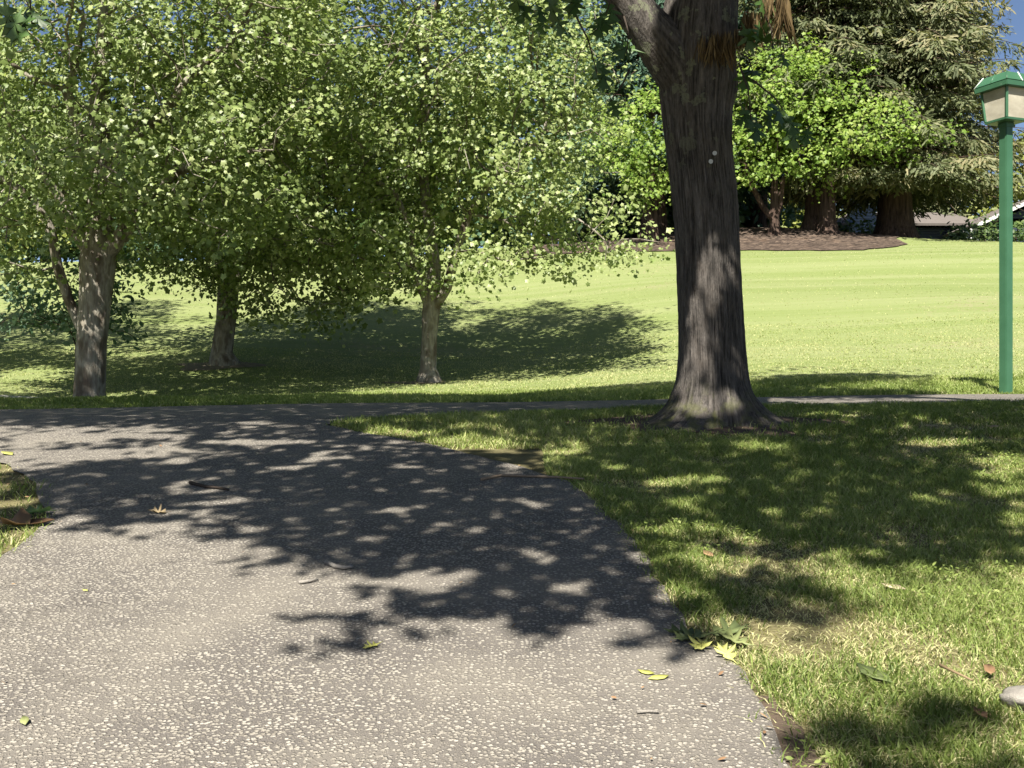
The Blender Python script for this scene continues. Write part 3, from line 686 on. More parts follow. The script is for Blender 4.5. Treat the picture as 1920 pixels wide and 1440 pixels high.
# ---------------------------------------------------------------- plane trees
def E(px, py, Y): return at(px, py, Y)
PL = 'plane trees on the mown slope'
b1 = np.array([-5.93, 15.0, e1(-5.93, 15.0)])
def T(px, py, Y, r): return (*at(px, py, Y), r)
lobed_tree('plane_tree', 'leaning blotchy-barked plane tree with a thick trunk, its base hidden behind the dark grass bank', 'tree', b1,
   [T(168, 735, 15, .215), T(172, 640, 15, .205), T(180, 545, 15, .225), T(184, 490, 15, .25), T(186, 420, 15, .19), T(190, 300, 15, .15), T(184, 200, 15.1, .13), T(196, 60, 15.2, .10), T(200, -60, 15.2, .09)],
   [(-5.9, 15.0, 6.2, 3.3, 2.6, 3.1), (-4.6, 14.8, 4.9, 2.0, 1.7, 1.5), (-7.2, 14.7, 4.3, 1.5, 1.5, 1.2), (-3.6, 15, 6.2, 1.5, 1.5, 2.2), (-4.9, 14.5, 3.7, 1.8, 1.3, .75), (-7.2, 14.6, 3.4, 1.2, 1.2, .6), (-6.3, 15.4, 9.0, 2.4, 2.2, 1.5)],
   M['plane'], M['planebark'], PL, n_clump=270, per=13, leaf=.07, lper=54, lspread=(.25, .25, .14), flare=1.12,
   branches=[(1, [T(150, 610, 15, .075), T(128, 560, 15, .07), T(108, 500, 14.9, .07), T(96, 430, 14.8, .06), T(60, 370, 14.7, .055), T(0, 330, 14.6, .045)]),
             (3, [T(230, 440, 14.9, .11), T(270, 370, 14.8, .10), T(330, 320, 14.7, .085), T(400, 300, 14.6, .06)]),
             (3, [T(140, 430, 14.9, .10), T(110, 360, 14.8, .085), T(70, 310, 14.7, .06)]),
             (4, [T(150, 250, 14.8, .08), T(125, 170, 14.7, .07), T(140, 130, 14.6, .05), T(158, 30, 14.6, .04)]),
             (5, [T(300, 220, 14.8, .07), T(360, 140, 14.7, .06), T(430, 80, 14.6, .045)])])
b2 = np.array([-5.4, 20.0, e1(-5.4, 20)])
lobed_tree('plane_tree', 'middle plane tree of the three on the slope, leaning trunk on bare roots', 'tree', b2,
   [T(416, 660, 20, .205), T(424, 600, 20, .19), T(428, 540, 20, .20), T(420, 470, 20, .15), T(415, 380, 20.1, .13), T(425, 250, 20.2, .10), T(420, 120, 20.3, .08)],
   [(-5.0, 19.6, 6.6, 3.0, 2.6, 3.2), (-4.9, 19.3, 4.0, 1.9, 1.6, 1.1), (-3.0, 19.3, 4.4, 2.0, 1.6, 1.4), (-3.0, 19.0, 3.0, 1.5, 1.1, .6), (-4.9, 19, 3.35, 2.0, 1.4, .7), (-5, 20, 9.8, 2.4, 2.2, 1.7)],
   M['plane'], M['planebark'], PL, n_clump=270, per=13, leaf=.076, lper=54, lspread=(.25, .25, .14), flare=1.45,
   branches=[(2, [T(470, 480, 19.8, .09), T(540, 420, 19.7, .075), T(640, 380, 19.5, .05)]), (3, [T(370, 420, 19.8, .08), T(330, 340, 19.6, .06)])])
b4 = np.array([-12.3, 18.6, e1(-12.3, 18.6)])
lobed_tree('plane_tree', 'plane tree at the far left whose crown edge alone reaches into view', 'tree', b4,
   [(-12.3, 18.6, b4[2]+z_, r_) for z_, r_ in ((.6, .2), (1.5, .18), (2.6, .2), (4, .14), (6.5, .1))],
   [(-12.2, 18.6, 6.5, 3.4, 3, 3.2), (-9.9, 18.2, 4.6, 1.6, 1.6, 1.3), (-12.3, 18.8, 10, 2.8, 2.6, 2)], M['plane'], M['planebark'], PL, n_clump=150, per=13, leaf=.085, lper=34, lspread=(.24, .24, .14))
b3 = np.array([-1.4, 18.0, e1(-1.4, 18)])
lobed_tree('plane_tree', 'plane tree with the slimmest pale trunk and bright sunlit crown, closest to the dark oak', 'tree', b3,
   [T(803, 690, 18, .14), T(805, 630, 18, .13), T(808, 585, 18, .15), T(815, 500, 18, .11), T(800, 400, 18.1, .09), T(790, 270, 18.2, .075), T(800, 120, 18.3, .06)],
   [(-1.3, 17.7, 6.9, 2.7, 2.4, 3.4), (.4, 17.6, 5.1, 1.5, 1.6, 1.5), (.9, 17.5, 4.0, .9, 1.1, .75), (-2.6, 17.4, 4.9, 1.7, 1.5, 1.8), (-1.7, 17.2, 3.15, 1.5, 1.0, .6), (.75, 17.4, 3.75, 1.25, 1.1, .75), (-3.0, 17.4, 3.6, 1.1, 1.0, .8), (.4, 18, 7.4, 1.35, 1.6, 1.6), (-1.4, 18, 10, 2.3, 2.1, 1.8)],
   M['plane'], M['planebark'], PL, n_clump=280, per=13, leaf=.07, lper=54, lspread=(.25, .25, .14), flare=1.6, tshift=.12,
   branches=[(2, [T(838, 540, 17.9, .085), T(856, 470, 17.8, .075), T(880, 400, 17.7, .06), T(930, 330, 17.6, .05), T(1000, 270, 17.6, .035)]),
             (2, [T(775, 500, 17.8, .07), T(770, 430, 17.7, .06), T(740, 360, 17.6, .045), T(690, 330, 17.5, .035), T(600, 300, 17.5, .03)])])

# ---------------------------------------------------------------- background trees
def needle_tree(name, label, X, Y, h, r0, rb, z0, nb, mat, group=None, sprl=.34, per=17, seed=1, lean=0., tshift=0.):
    R = np.random.default_rng(seed); zb = e1(X, Y); t = thing(name, label, 'tree', (X, Y, zb), group)
    zs = np.array([-.3, .05, .5, 1.2, 3, 6, h*.5, h*.75, h]) if h > 10 else h*np.array([-.1, .01, .05, .1, .2, .4, .6, .8, 1]); rr = r0*np.array([1.7, 1.6, 1.25, 1.08, .95, .82, .6, .32, .03])
    V, Fq = tube(np.column_stack([X+lean*zs, np.full(9, Y), zb+zs]), rr, 18)
    a = np.arange(18)*2*np.pi/18; Vr = V.reshape(9, 18, 3); c = Vr.mean(1, keepdims=True)
    Vr[:] = c+(Vr-c)*(1+.07*np.sin(a*5)+.05*np.sin(a*3+1))[None, :, None]
    link('trunk', np_mesh('trunk', Vr.reshape(-1, 3), Fq.ravel(), np.full(len(Fq), 4)), t, M['darkbark'], True)
    BV, BF, off = [], [], 0; P, N, D, tt = [], [], [], []
    for i in range(nb):
        f = ((i+R.random())/nb)**1.12; z = z0+(h-z0)*f; L = rb*(1-.72*f)*R.uniform(.6, 1.15); an = R.random()*2*np.pi
        d = np.array([math.cos(an), math.sin(an), 0]); m = 7; q = np.linspace(0, 1, m)
        droop = R.uniform(.15, .5); z_off = L*(.16*q-droop*q**1.8)
        pts = np.array([X+lean*z, Y, zb+z])+d*(q*L)[:, None]; pts[:, 2] += z_off
        v, ff = tube(pts, np.linspace(.05, .008, m)*(1-.5*f), 4); BV.append(v); BF.append(ff+off); off += len(v)
        c = R.random(); side = np.array([-d[1], d[0], 0])
        k = int(per*L); s = R.uniform(.18, 1.05, k); si = R.normal(0, 1, k)*.30*L*(1.15-s)
        p = np.column_stack([np.interp(np.clip(s, 0, 1), q, pts[:, j]) for j in range(3)])+side*si[:, None]
        p[:, 2] -= np.abs(si)*.35+R.exponential(.12, k); p[:, 2] = np.maximum(p[:, 2], zb+1.55+R.random(k)*.5) if h > 10 else p[:, 2]
        P.append(p); D.append(d*.6+side*(np.sign(si)*.8)[:, None]+np.array([0, 0, -.55])+R.normal(size=(k, 3))*.35)
        N.append(np.array([0, -.25, .8])+d*.3+R.normal(size=(k, 3))*.45); tt.append(np.clip(.45+(c-.5)*.6+R.normal(size=k)*.17+tshift, 0, 1))
    link('branches', np_mesh('branches', np.concatenate(BV), np.concatenate(BF).ravel(), np.full(len(np.concatenate(BF)), 4)), t, M['darkbark'])
    P, N, D, tt = map(np.concatenate, (P, N, D, tt))
    scatter('crown', SPRAY, P, N, sprl*R.uniform(.6, 1.3, len(P)), mat, t, tt, D=D)
RW = 'redwoods behind the mulch bed'
needle_tree('redwood_tree', 'broad olive-brown redwood with the widest trunk, standing beside the dark house', 14.4, 40, 24, .55, 4.6, 1.9, 520, M['redwood'], RW, seed=3, per=64, tshift=.08)
needle_tree('redwood_tree', 'redwood with a bare dark upper trunk behind the bright green maple', 11.3, 39.2, 25, .42, 3.6, 4.0, 300, M['redwood'], RW, seed=8, per=56, tshift=-.12)
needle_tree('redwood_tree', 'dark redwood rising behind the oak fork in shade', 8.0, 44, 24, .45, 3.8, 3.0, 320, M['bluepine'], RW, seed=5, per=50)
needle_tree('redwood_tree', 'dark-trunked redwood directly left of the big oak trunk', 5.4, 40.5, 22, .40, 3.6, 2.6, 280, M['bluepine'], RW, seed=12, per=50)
needle_tree('redwood_tree', 'redwood farthest right, rising behind the lantern and the dark house', 24.6, 62, 27, .5, 4.8, 1.2, 460, M['redwood'], RW, seed=21, per=44, sprl=.4)
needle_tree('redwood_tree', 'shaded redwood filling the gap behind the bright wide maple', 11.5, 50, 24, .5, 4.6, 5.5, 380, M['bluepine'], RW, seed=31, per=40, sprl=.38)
def bt(name, label, X, Y, r, ells, mat, group=None, leaf=.2, nc=60, trunkh=2.2, tmpl=LEAF_OVAL, bark='darkbark', lper=26, lspread=(.35, .35, .22), branches=(), tshift=0., lean=0, kill=.55, step=.5):
    z = e1(X, Y); b = np.array([X, Y, z])
    return lobed_tree(name, label, 'tree', b, [(X+lean*.3, Y, z+.5, r), (X+lean*.7, Y, z+trunkh*.6, r*.9), (X+lean, Y, z+trunkh, r*.85), (X+lean*1.1, Y, z+trunkh*1.5, r*.6)], ells, M[mat], M[bark], group,
        n_clump=nc, per=10, step=step, kill=kill, spread=(.5, .5, .3), leaf=leaf, lper=lper, tmpl=tmpl, rmax=.03, lspread=lspread, branches=branches, tshift=tshift, flare=1.4)
MP = 'bright green maples by the mulch bed'
z = e1(9.2, 38)
bt('maple_tree', 'bright yellow-green maple on a forked multi-stem trunk in the mulch bed', 9.3, 37.8, .17,
   [(8.9, 37.4, z+4.2, 2.3, 1.8, 1.9), (8.6, 37.2, z+2.6, 1.7, 1.3, 1.0), (9.6, 37.5, z+5.5, 1.3, 1.3, .8)], 'maple', MP, .125, 60, 1.4, LEAF5,
   branches=[(0, [(8.9, 37.8, z+.9, .1), (8.5, 37.7, z+1.6, .09), (8.2, 37.6, z+2.4, .07)]), (0, [(9.5, 37.8, z+1.0, .09), (9.6, 37.8, z+1.9, .08)])], lper=44, lspread=(.30, .30, .15))
z = e1(11.6, 37.6)
bt('maple_tree', 'wide bright green maple in front of the redwoods, spreading right over the mulch', 11.3, 38.2, .30,
   [(11.6, 37, z+3.7, 2.2, 1.7, 1.2), (11.2, 36.8, z+2.9, 2.3, 1.4, 1.0), (12.9, 36.8, z+3.0, 1.2, 1.1, .8), (10.4, 37.2, z+5.2, 1.7, 1.4, 1.1)], 'maple', MP, .125, 85, 2.0, LEAF5, lper=44, lspread=(.30, .30, .15), tshift=-.05)
z = e1(4.6, 37)
bt('maple_tree', 'bright green maple partly hidden by the left edge of the dark oak trunk', 5.0, 38.0, .2,
   [(4.9, 37, z+3.2, 1.9, 1.5, 1.6), (4.4, 36.8, z+4.0, 1.5, 1.2, 1.3)], 'maple', MP, .125, 45, 1.8, LEAF5, lper=44, lspread=(.30, .30, .15))
BG = 'trees on the far side of the hill'
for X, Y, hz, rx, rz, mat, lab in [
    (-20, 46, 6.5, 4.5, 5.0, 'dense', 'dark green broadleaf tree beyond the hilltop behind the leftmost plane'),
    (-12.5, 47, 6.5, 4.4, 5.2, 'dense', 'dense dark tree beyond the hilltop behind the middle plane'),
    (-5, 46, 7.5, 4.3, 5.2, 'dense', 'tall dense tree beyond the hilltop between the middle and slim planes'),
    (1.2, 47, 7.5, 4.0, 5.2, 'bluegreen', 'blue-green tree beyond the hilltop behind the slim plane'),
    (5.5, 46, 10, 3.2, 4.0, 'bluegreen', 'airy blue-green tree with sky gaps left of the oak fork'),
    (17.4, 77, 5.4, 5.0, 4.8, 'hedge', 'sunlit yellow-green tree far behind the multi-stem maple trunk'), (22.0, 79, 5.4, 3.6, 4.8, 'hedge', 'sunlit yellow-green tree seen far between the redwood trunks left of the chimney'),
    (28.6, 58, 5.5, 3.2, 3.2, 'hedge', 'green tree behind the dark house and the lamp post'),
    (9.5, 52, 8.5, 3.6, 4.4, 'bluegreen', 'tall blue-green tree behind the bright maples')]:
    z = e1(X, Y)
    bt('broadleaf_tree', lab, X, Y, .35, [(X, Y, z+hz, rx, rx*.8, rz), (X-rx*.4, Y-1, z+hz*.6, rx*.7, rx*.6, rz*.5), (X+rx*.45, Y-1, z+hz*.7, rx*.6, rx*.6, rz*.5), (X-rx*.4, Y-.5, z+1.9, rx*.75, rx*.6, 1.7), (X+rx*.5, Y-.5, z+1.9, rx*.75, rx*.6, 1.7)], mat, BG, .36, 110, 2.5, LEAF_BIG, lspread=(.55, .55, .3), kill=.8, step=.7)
HG = 'sunny shrubs seen between the trunks'
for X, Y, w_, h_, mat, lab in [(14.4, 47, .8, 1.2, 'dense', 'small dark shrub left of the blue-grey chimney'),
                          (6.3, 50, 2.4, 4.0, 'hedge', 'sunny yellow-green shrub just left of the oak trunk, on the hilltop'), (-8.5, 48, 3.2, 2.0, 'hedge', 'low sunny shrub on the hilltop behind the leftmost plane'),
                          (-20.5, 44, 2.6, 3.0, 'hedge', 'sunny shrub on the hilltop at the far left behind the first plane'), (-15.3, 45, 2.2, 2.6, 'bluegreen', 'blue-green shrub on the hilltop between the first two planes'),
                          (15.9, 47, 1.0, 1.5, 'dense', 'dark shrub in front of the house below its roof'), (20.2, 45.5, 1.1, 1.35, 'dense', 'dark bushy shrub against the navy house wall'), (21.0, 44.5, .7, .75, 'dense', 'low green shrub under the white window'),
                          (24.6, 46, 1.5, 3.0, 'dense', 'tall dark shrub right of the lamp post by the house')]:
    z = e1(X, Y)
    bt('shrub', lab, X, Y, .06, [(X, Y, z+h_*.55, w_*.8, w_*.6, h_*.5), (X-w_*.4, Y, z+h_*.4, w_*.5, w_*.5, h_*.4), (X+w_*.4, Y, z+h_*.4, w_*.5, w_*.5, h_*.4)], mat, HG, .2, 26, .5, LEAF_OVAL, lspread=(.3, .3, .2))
for px_, py_, Y, h, w_, lab in [(142, 590, 17., 2.3, .5, 'small blue-green sapling tucked behind the low limb of the leaning plane')]:
    X = (px_-960)/F*Y
    z = e1(X, Y); bt('sapling', lab, X, Y, .018, [(X-.15, Y, z+h*.75, w_, w_*.8, h*.3), (X-.25, Y, z+h*.5, w_*.6, w_*.5, h*.2)], 'bluegreen', None, .10, 22, .5, LEAF_OVAL, lper=16, lspread=(.16, .16, .12), kill=.25, step=.2)

# ---------------------------------------------------------------- lamp post
LX, LY = 5.325, 11.5; LZ = e1(LX, LY)
lamp = thing('street_lamp', 'green square lamp post with a four-sided lantern beside the cross path', 'street lamp', (LX, LY, LZ))
def frustum(name, z0, w0, z1, w1, mat, parent, caps=True, bev=.0):
    bm = bmesh.new(); vs = []
    for zz, ww in ((z0, w0), (z1, w1)):
        vs.append([bm.verts.new((LX+ww*math.cos(a), LY+ww*math.sin(a), zz)) for a in [math.radians(90*i+67) for i in range(4)]])
    for i in range(4): bm.faces.new((vs[0][i], vs[0][(i+1) % 4], vs[1][(i+1) % 4], vs[1][i]))
    if caps: bm.faces.new(vs[0][::-1]); bm.faces.new(vs[1])
    if bev: bmesh.ops.bevel(bm, geom=list(bm.edges), offset=bev, segments=2, affect='EDGES')
    return bm_obj(name, bm, mat, parent)
def lz(y): return CAMZ+(720-y)/F*LY
frustum('post', LZ-.05, .072, lz(236), .072, M['green'], lamp, bev=.008)
frustum('post_collar', lz(240), .085, lz(231), .085, M['green'], lamp, bev=.006)
frustum('lantern_base', lz(231)+.001, .212, lz(226), .216, M['green'], lamp, bev=.004)
zb_, zt_ = lz(226)+.001, lz(172); wb, wt = .200, .240
for i in range(4):
    a0, a1 = math.radians(90*i+67), math.radians(90*i+157)
    p0 = Vector((LX+wb*math.cos(a0), LY+wb*math.sin(a0), zb_)); p1 = Vector((LX+wt*math.cos(a0), LY+wt*math.sin(a0), zt_))
    bm = bmesh.new(); bmesh.ops.create_cone(bm, cap_ends=True, segments=4, radius1=.018, radius2=.018, depth=(p1-p0).length)
    bmesh.ops.transform(bm, verts=bm.verts, matrix=Matrix.Translation((p0+p1)/2) @ (p1-p0).to_track_quat('Z', 'Y').to_matrix().to_4x4() @ Matrix.Rotation(a0, 4, 'Z'))
    bm_obj('lantern_frame', bm, M['green'], lamp)
    bm = bmesh.new(); q = []
    for ins in (.985, .965):
        q.append([bm.verts.new((LX+ww*ins*math.cos(a), LY+ww*ins*math.sin(a), zz)) for ww, zz, a in ((wb, zb_, a0), (wb, zb_, a1), (wt, zt_, a1), (wt, zt_, a0))])
    bm.faces.new(q[0]); bm.faces.new(q[1][::-1])
    for k in range(4): bm.faces.new((q[0][k], q[1][k], q[1][(k+1) % 4], q[0][(k+1) % 4]))
    bm_obj('pane', bm, M['pane'], lamp)
hood = frustum('lamp_hood', lz(172)+.001, .312, lz(162), .318, M['green'], lamp, bev=.006)
top = frustum('hood_roof', lz(162)+.001, .316, lz(143), .222, M['green'], lamp, bev=.01)
for a in [math.radians(v) for v in (247, 157, 337, 292, 202)]:
    k_ = 1 if round(math.degrees(a)) % 90 == 67 else .7071
    p0 = Vector((LX+.314*k_*math.cos(a), LY+.314*k_*math.sin(a), lz(162)+.004)); p1 = Vector((LX+.222*k_*math.cos(a), LY+.222*k_*math.sin(a), lz(143)+.003))
    tube_obj('roof_seam', [p0, p0.lerp(p1, .5), p1], [.006, .006, .006], 6, M['seam'] if a > 5 or 2 < a < 3 else M['green'], lamp)

# ---------------------------------------------------------------- house
HY = 55.0; HB = e1(22, HY)
house = thing('house', 'dark navy house with pale shingle roof and white trim behind the redwoods', 'house', (21, HY, HB))
def hx(px): return (px-960)/F*HY
def hz_(py, Y=HY): return CAMZ+(720-py)/F*Y
def box(bm, x0, x1, y0, y1, z0, z1):
    v = [bm.verts.new(p) for p in [(x0, y0, z0), (x1, y0, z0), (x1, y1, z0), (x0, y1, z0), (x0, y0, z1), (x1, y0, z1), (x1, y1, z1), (x0, y1, z1)]]
    for f in ((0, 3, 2, 1), (4, 5, 6, 7), (0, 1, 5, 4), (1, 2, 6, 5), (2, 3, 7, 6), (3, 0, 4, 7)): bm.faces.new([v[i] for i in f])
ev, rg = hz_(425), hz_(392)+.35
bm = bmesh.new(); box(bm, hx(1580), hx(1800), HY+.4, HY+7.6, HB-.5, ev); box(bm, hx(1800)+.003, hx(1800)+8.4, HY-3, HY+6, HB-.5, ev-.05); bm_obj('wall', bm, M['navy'], house)
def slab(name, pts, th, mat):
    bm = bmesh.new(); n = Vector(np.cross(np.subtract(pts[1], pts[0]), np.subtract(pts[-1], pts[0]))).normalized()
    if n.z < 0: n = -n
    lo = [bm.verts.new(p) for p in pts]; up_ = [bm.verts.new(Vector(p)+n*th) for p in pts]; k = len(pts)
    bm.faces.new(lo); bm.faces.new(up_[::-1])
    for i in range(k): bm.faces.new((lo[i], lo[(i+1) % k], up_[(i+1) % k], up_[i]))
    bmesh.ops.recalc_face_normals(bm, faces=bm.faces)
    return bm_obj(name, bm, mat, house)
yl, yr, ym = HY-.4, HY+8.4, HY+4
slab('roof', [(hx(1555), yl, ev), (hx(1840), yl, ev), (hx(1840), ym, rg), (hx(1640), ym, rg)], .12, M['roof'])
slab('roof', [(hx(1555), yr, ev), (hx(1840), yr, ev), (hx(1840), ym, rg), (hx(1640), ym, rg)], .12, M['roof'])
slab('roof', [(hx(1555), yl, ev), (hx(1640), ym, rg), (hx(1555), yr, ev)], .12, M['roof'])
gx0, gxm = hx(1775), hx(1900); gz0, gzm = hz_(428, HY-3), hz_(368, HY-3); gx1 = 2*gxm-gx0
slab('roof', [(gx0, HY-3.6, gz0), (gxm, HY-3.6, gzm), (gxm, HY+6, gzm), (gx0, HY+6, gz0)], .14, M['roof'])
slab('roof', [(gx1, HY-3.6, gz0), (gxm, HY-3.6, gzm), (gxm, HY+6, gzm), (gx1, HY+6, gz0)], .14, M['roof'])
bm = bmesh.new(); f_ = [[bm.verts.new(p) for p in ((gx0+.5, yy, gz0+.02), (gx1-.5, yy, gz0+.02), (gxm, yy, gzm-.22))] for yy in (HY-3, HY-2.8)]
bm.faces.new(f_[0]); bm.faces.new(f_[1][::-1])
for i in range(3): bm.faces.new((f_[0][i], f_[1][i], f_[1][(i+1) % 3], f_[0][(i+1) % 3]))
bm_obj('gable', bm, M['navy'], house)
for xa in (gx0, gx1):
    slab('fascia', [(xa, HY-3.64, gz0-.03), (gxm, HY-3.64, gzm-.03), (gxm, HY-3.64, gzm+.15), (xa, HY-3.64, gz0+.15)], .03, M['white'])
bm = bmesh.new(); box(bm, hx(1592), hx(1631), HY-.9, HY+.35, HB, hz_(392)); bm_obj('chimney', bm, M['bluegrey'], house)
bm = bmesh.new(); box(bm, hx(1590), hx(1633), HY-.96, HY+.41, hz_(392)+.002, hz_(390)); bm_obj('chimney_cap', bm, M['bluegrey'], house)
for x0, x1, y0, y1 in ((1806, 1834, 429, 452), (1846, 1876, 432, 446)):
    Yw = HY-3.0; a0, a1, b0, b1_ = (x0-960)/F*Yw, (x1-960)/F*Yw, hz_(y1, Yw), hz_(y0, Yw)
    wn = bm = bmesh.new(); t_ = .09
    for q in ((a0, a1, b1_-t_, b1_), (a0, a1, b0, b0+t_), (a0, a0+t_, b0+t_+.001, b1_-t_-.001), (a1-t_, a1, b0+t_+.001, b1_-t_-.001), ((a0+a1)/2-.03, (a0+a1)/2+.03, b0+t_+.001, b1_-t_-.001)): box(bm, q[0], q[1], Yw-.07, Yw-.004, q[2], q[3])
    wo = bm_obj('window', bm, M['white'], house)
    bm = bmesh.new(); box(bm, a0+.02, a1-.02, Yw-.03, Yw-.006, b0+.02, b1_-.02); g_ = bm_obj('pane', bm, M['glass'], None); g_.parent = wo
    g_.matrix_parent_inverse = Matrix()

# ---------------------------------------------------------------- fallen leaves, twigs, stone
def ground_frame(p):
    d = .05; n = Vector((-(e1(p[0]+d, p[1])-e1(p[0]-d, p[1]))/(2*d), -(e1(p[0], p[1]+d)-e1(p[0], p[1]-d))/(2*d), 1)).normalized(); return n
def fallen(px_, py_, size, mat, label, rot=0., tilt=.15, lift=.018, tmpl=LEAF_RED, name='fallen_leaf', curl=.6, group='leaves fallen on the path and grass', tint=.5, stalk=True):
    p = ground(px_, py_); n = ground_frame(p); TV, TF = tmpl; V = TV.copy()*size
    r = Matrix.Rotation(rot, 3, 'Z'); q = n.to_track_quat('Z', 'Y').to_matrix() @ Matrix.Rotation(tilt, 3, 'X') @ r
    V[:, 2] = curl*(V[:, 0]**2)/size*1.6+.25*curl*(V[:, 1]**2)/size+rng.normal(0, .02, len(V))*size
    W = np.array([q @ Vector(v) for v in V]); W += p; low = (W[:, 2]-elev(W[:, 0], W[:, 1])).min(); W[:, 2] += lift-low
    up_ = W+np.array(n)*.0012; nv = len(V); k = nv-1
    faces = [list(f) for f in TF[:, ::-1]]+[[a+nv for a in f] for f in TF]+[[1+i, 1+(i+1) % k, 1+(i+1) % k+nv, 1+i+nv] for i in range(k)]
    me = np_mesh(name, np.concatenate([W, up_]), [i for f in faces for i in f], [len(f) for f in faces], np.clip(tint+rng.normal(0, .1, 2*nv), 0, 1))
    o = link(name, me, None, mat); tag(o, label, 'leaf', group)
    return o
OAKC = [(1300, 1208, .17, 1.9, .2, .55, 'greenleaf', 'grey-green lobed oak leaf lying highest in the leaf heap at the path edge'), (1362, 1196, .19, -1.1, .25, .45, 'greenleaf', 'long dull-green oak leaf reaching into the grass from the heap at the path edge'),
        (1316, 1222, .13, 2.6, .1, .85, 'yellowleaf', 'pale yellow lobed leaf at the left front of the leaf heap by the path edge'), (1378, 1214, .15, .7, .2, .75, 'greenleaf', 'light green lobed leaf at the right of the leaf heap by the path edge'),
        (1362, 1242, .12, .35, .5, 1., 'yellowleaf', 'cream folded leaf standing on the grass edge below the leaf heap'), (1282, 1200, .14, 1.3, .1, .15, 'greenleaf', 'dark shaded oak leaf on the asphalt left of the leaf heap')]
for x, y, s, r, tl, tn_, m_, lab in OAKC: fallen(x, y, s*.78, M[m_], lab, r, tl*.5, .016, tint=tn_*.75, curl=.9)
for x, y, s, r, tm, m_, tn_, lab, cv in [
    (28, 992, .17, 1.4, LEAF_BIG, 'brownleaf', .75, 'big curled rusty-brown leaf on the left grass corner', 1.3), (72, 990, .15, 1.75, LEAF_OVAL, 'brownleaf', .4, 'narrow reddish-brown curled leaf poking onto the path from the left grass', 1.5),
    (72, 970, .17, 1.5, LEAF_RED, 'oak', .5, 'dark green leaf lying in shade by the left grass edge', .4),
    (14, 856, .13, .9, LEAF_OVAL, 'yellowleaf', .6, 'yellow-green leaf at the far left path edge', .8),
    (298, 968, .10, 1.3, LEAF_RED, 'tanleaf', .3, 'tan lobed leaf lying in the dapples at left of the path', 1.2), (698, 1222, .055, 2.2, LEAF_RED, 'yellowleaf', .6, 'small bright yellow leaf in the sunny middle of the path', .9),
    (1212, 1272, .05, 1.2, LEAF_OVAL, 'yellowleaf', .4, 'small yellow leaf scrap left of a longer one near the path edge', .6), (1236, 1281, .065, 1.9, LEAF_OVAL, 'yellowleaf', .6, 'yellow leaf sliver on the asphalt near the right path edge', .6),
    (160, 1115, .03, 1., LEAF_OVAL, 'yellowleaf', .7, 'tiny yellow leaf on the sunny left side of the path', .6), (46, 1365, .05, .5, LEAF_OVAL, 'greenleaf', .8, 'small curled green leaf at the bottom left of the path', 1.2),
    (1328, 1052, .07, .4, LEAF_OVAL, 'brownleaf', .8, 'orange-brown leaf in the sunlit grass patch by the path', .8), (1855, 1276, .07, 2.8, LEAF_OVAL, 'brownleaf', .6, 'orange-brown upright leaf in the sunny grass at right', 1.2),
    (1676, 1115, .085, 1.0, LEAF_OVAL, 'tanleaf', .9, 'pale cream leaf on the bright grass below the shade edge', .8), (1640, 1285, .13, .5, LEAF_OVAL, 'greenleaf', .3, 'broad green leaf upright in the grass by the shade corner', .8),
    (1746, 806, .10, 1.4, LEAF_OVAL, 'tanleaf', .6, 'tan leaf on the shaded grass right of the oak', .8), (1862, 808, .10, 1.7, LEAF_OVAL, 'tanleaf', .4, 'dull tan leaf at the far right of the shaded grass', .8),
    (1838, 1358, .06, .2, LEAF_OVAL, 'brownleaf', .5, 'small brown leaf in the shaded lower right grass', 1.)]:
    fallen(x, y, s, M[m_], lab, r, .1, .016 if x < 1300 else .026, tmpl=tm, curl=cv, tint=tn_)
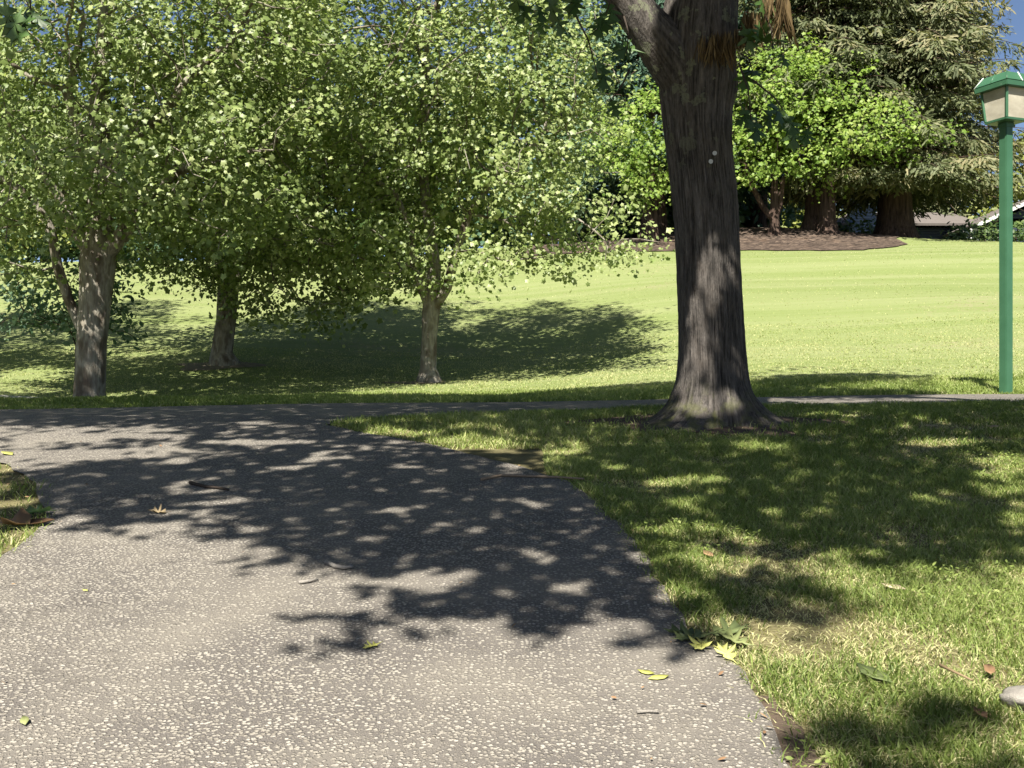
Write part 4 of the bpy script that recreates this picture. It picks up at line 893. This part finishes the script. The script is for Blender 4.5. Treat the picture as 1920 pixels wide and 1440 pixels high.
def stick(pts, r, mat, label, name='twig', lift=.016):
    q = []
    for x, y in pts:
        p = ground(x, y); q.append((p[0], p[1], p[2]+lift+r*.6))
    tag(tube_obj(name, q, np.linspace(r, r*.6, len(q)), 7, mat), label, 'twig', 'twigs and bark strips on the ground')
stick([(612, 1064), (628, 1072), (645, 1075), (662, 1073)], .010, M['stone'], 'curved pale bark strip on the sunlit path beside the shade edge')
stick([(560, 1102), (578, 1100), (596, 1096)], .007, M['stone'], 'short straight pale twig on the path left of the curved bark strip')
stick([(356, 912), (385, 920), (410, 922), (428, 926)], .010, M['darktwig'], 'dark crooked twig lying across the shaded path')
stick([(902, 906), (940, 898), (1000, 900), (1050, 902), (1095, 905)], .009, M['twig'], 'long brown stick at the shaded path edge by the grass')
stick([(1194, 1348), (1214, 1347), (1235, 1348)], .005, M['stone'], 'short straight pale stick on asphalt near the bottom right path edge')
stick([(1762, 1278), (1790, 1292), (1822, 1308)], .005, M['tanleaf'], 'straw-coloured stalk lying across the sunny grass', lift=.045)
k_ = 900; cx_ = rng.uniform(-3, 5, k_*4); cy_ = 2.4+6*rng.random(k_*4)**1.3
dd_ = np.array([np.abs(np.array(PATH)-[x, y]).sum(1).min() for x, y in zip(cx_, cy_)]); kp = (rng.random(k_*4) < np.exp(-dd_/.18)*.5+.02) & (np.abs(cx_) < cy_*.5)
cx_, cy_ = cx_[kp], cy_[kp]; P = np.column_stack([cx_, cy_, elev(cx_, cy_)+.022])
tag(scatter('litter', LEAF_OVAL, P, np.array([0, 0, 1.])+rng.normal(size=P.shape)*.3, rng.uniform(.008, .026, len(P)), M['brownleaf'], None, rng.random(len(P))), kind='stuff')
bm = bmesh.new(); bmesh.ops.create_icosphere(bm, subdivisions=3, radius=1); p = ground(1938, 1332)
for v in bm.verts:
    f = 1+.3*noise.noise(v.co*1.4)+.12*noise.noise(v.co*4); v.co = Vector((v.co.x*.09*f, v.co.y*.06*f, v.co.z*.035*f))+Vector(p)+Vector((.01, 0, .03))
tag(bm_obj('rock', bm, M['stone'], None, True), 'pale flat stone at the right edge of the sunny grass', 'rock')
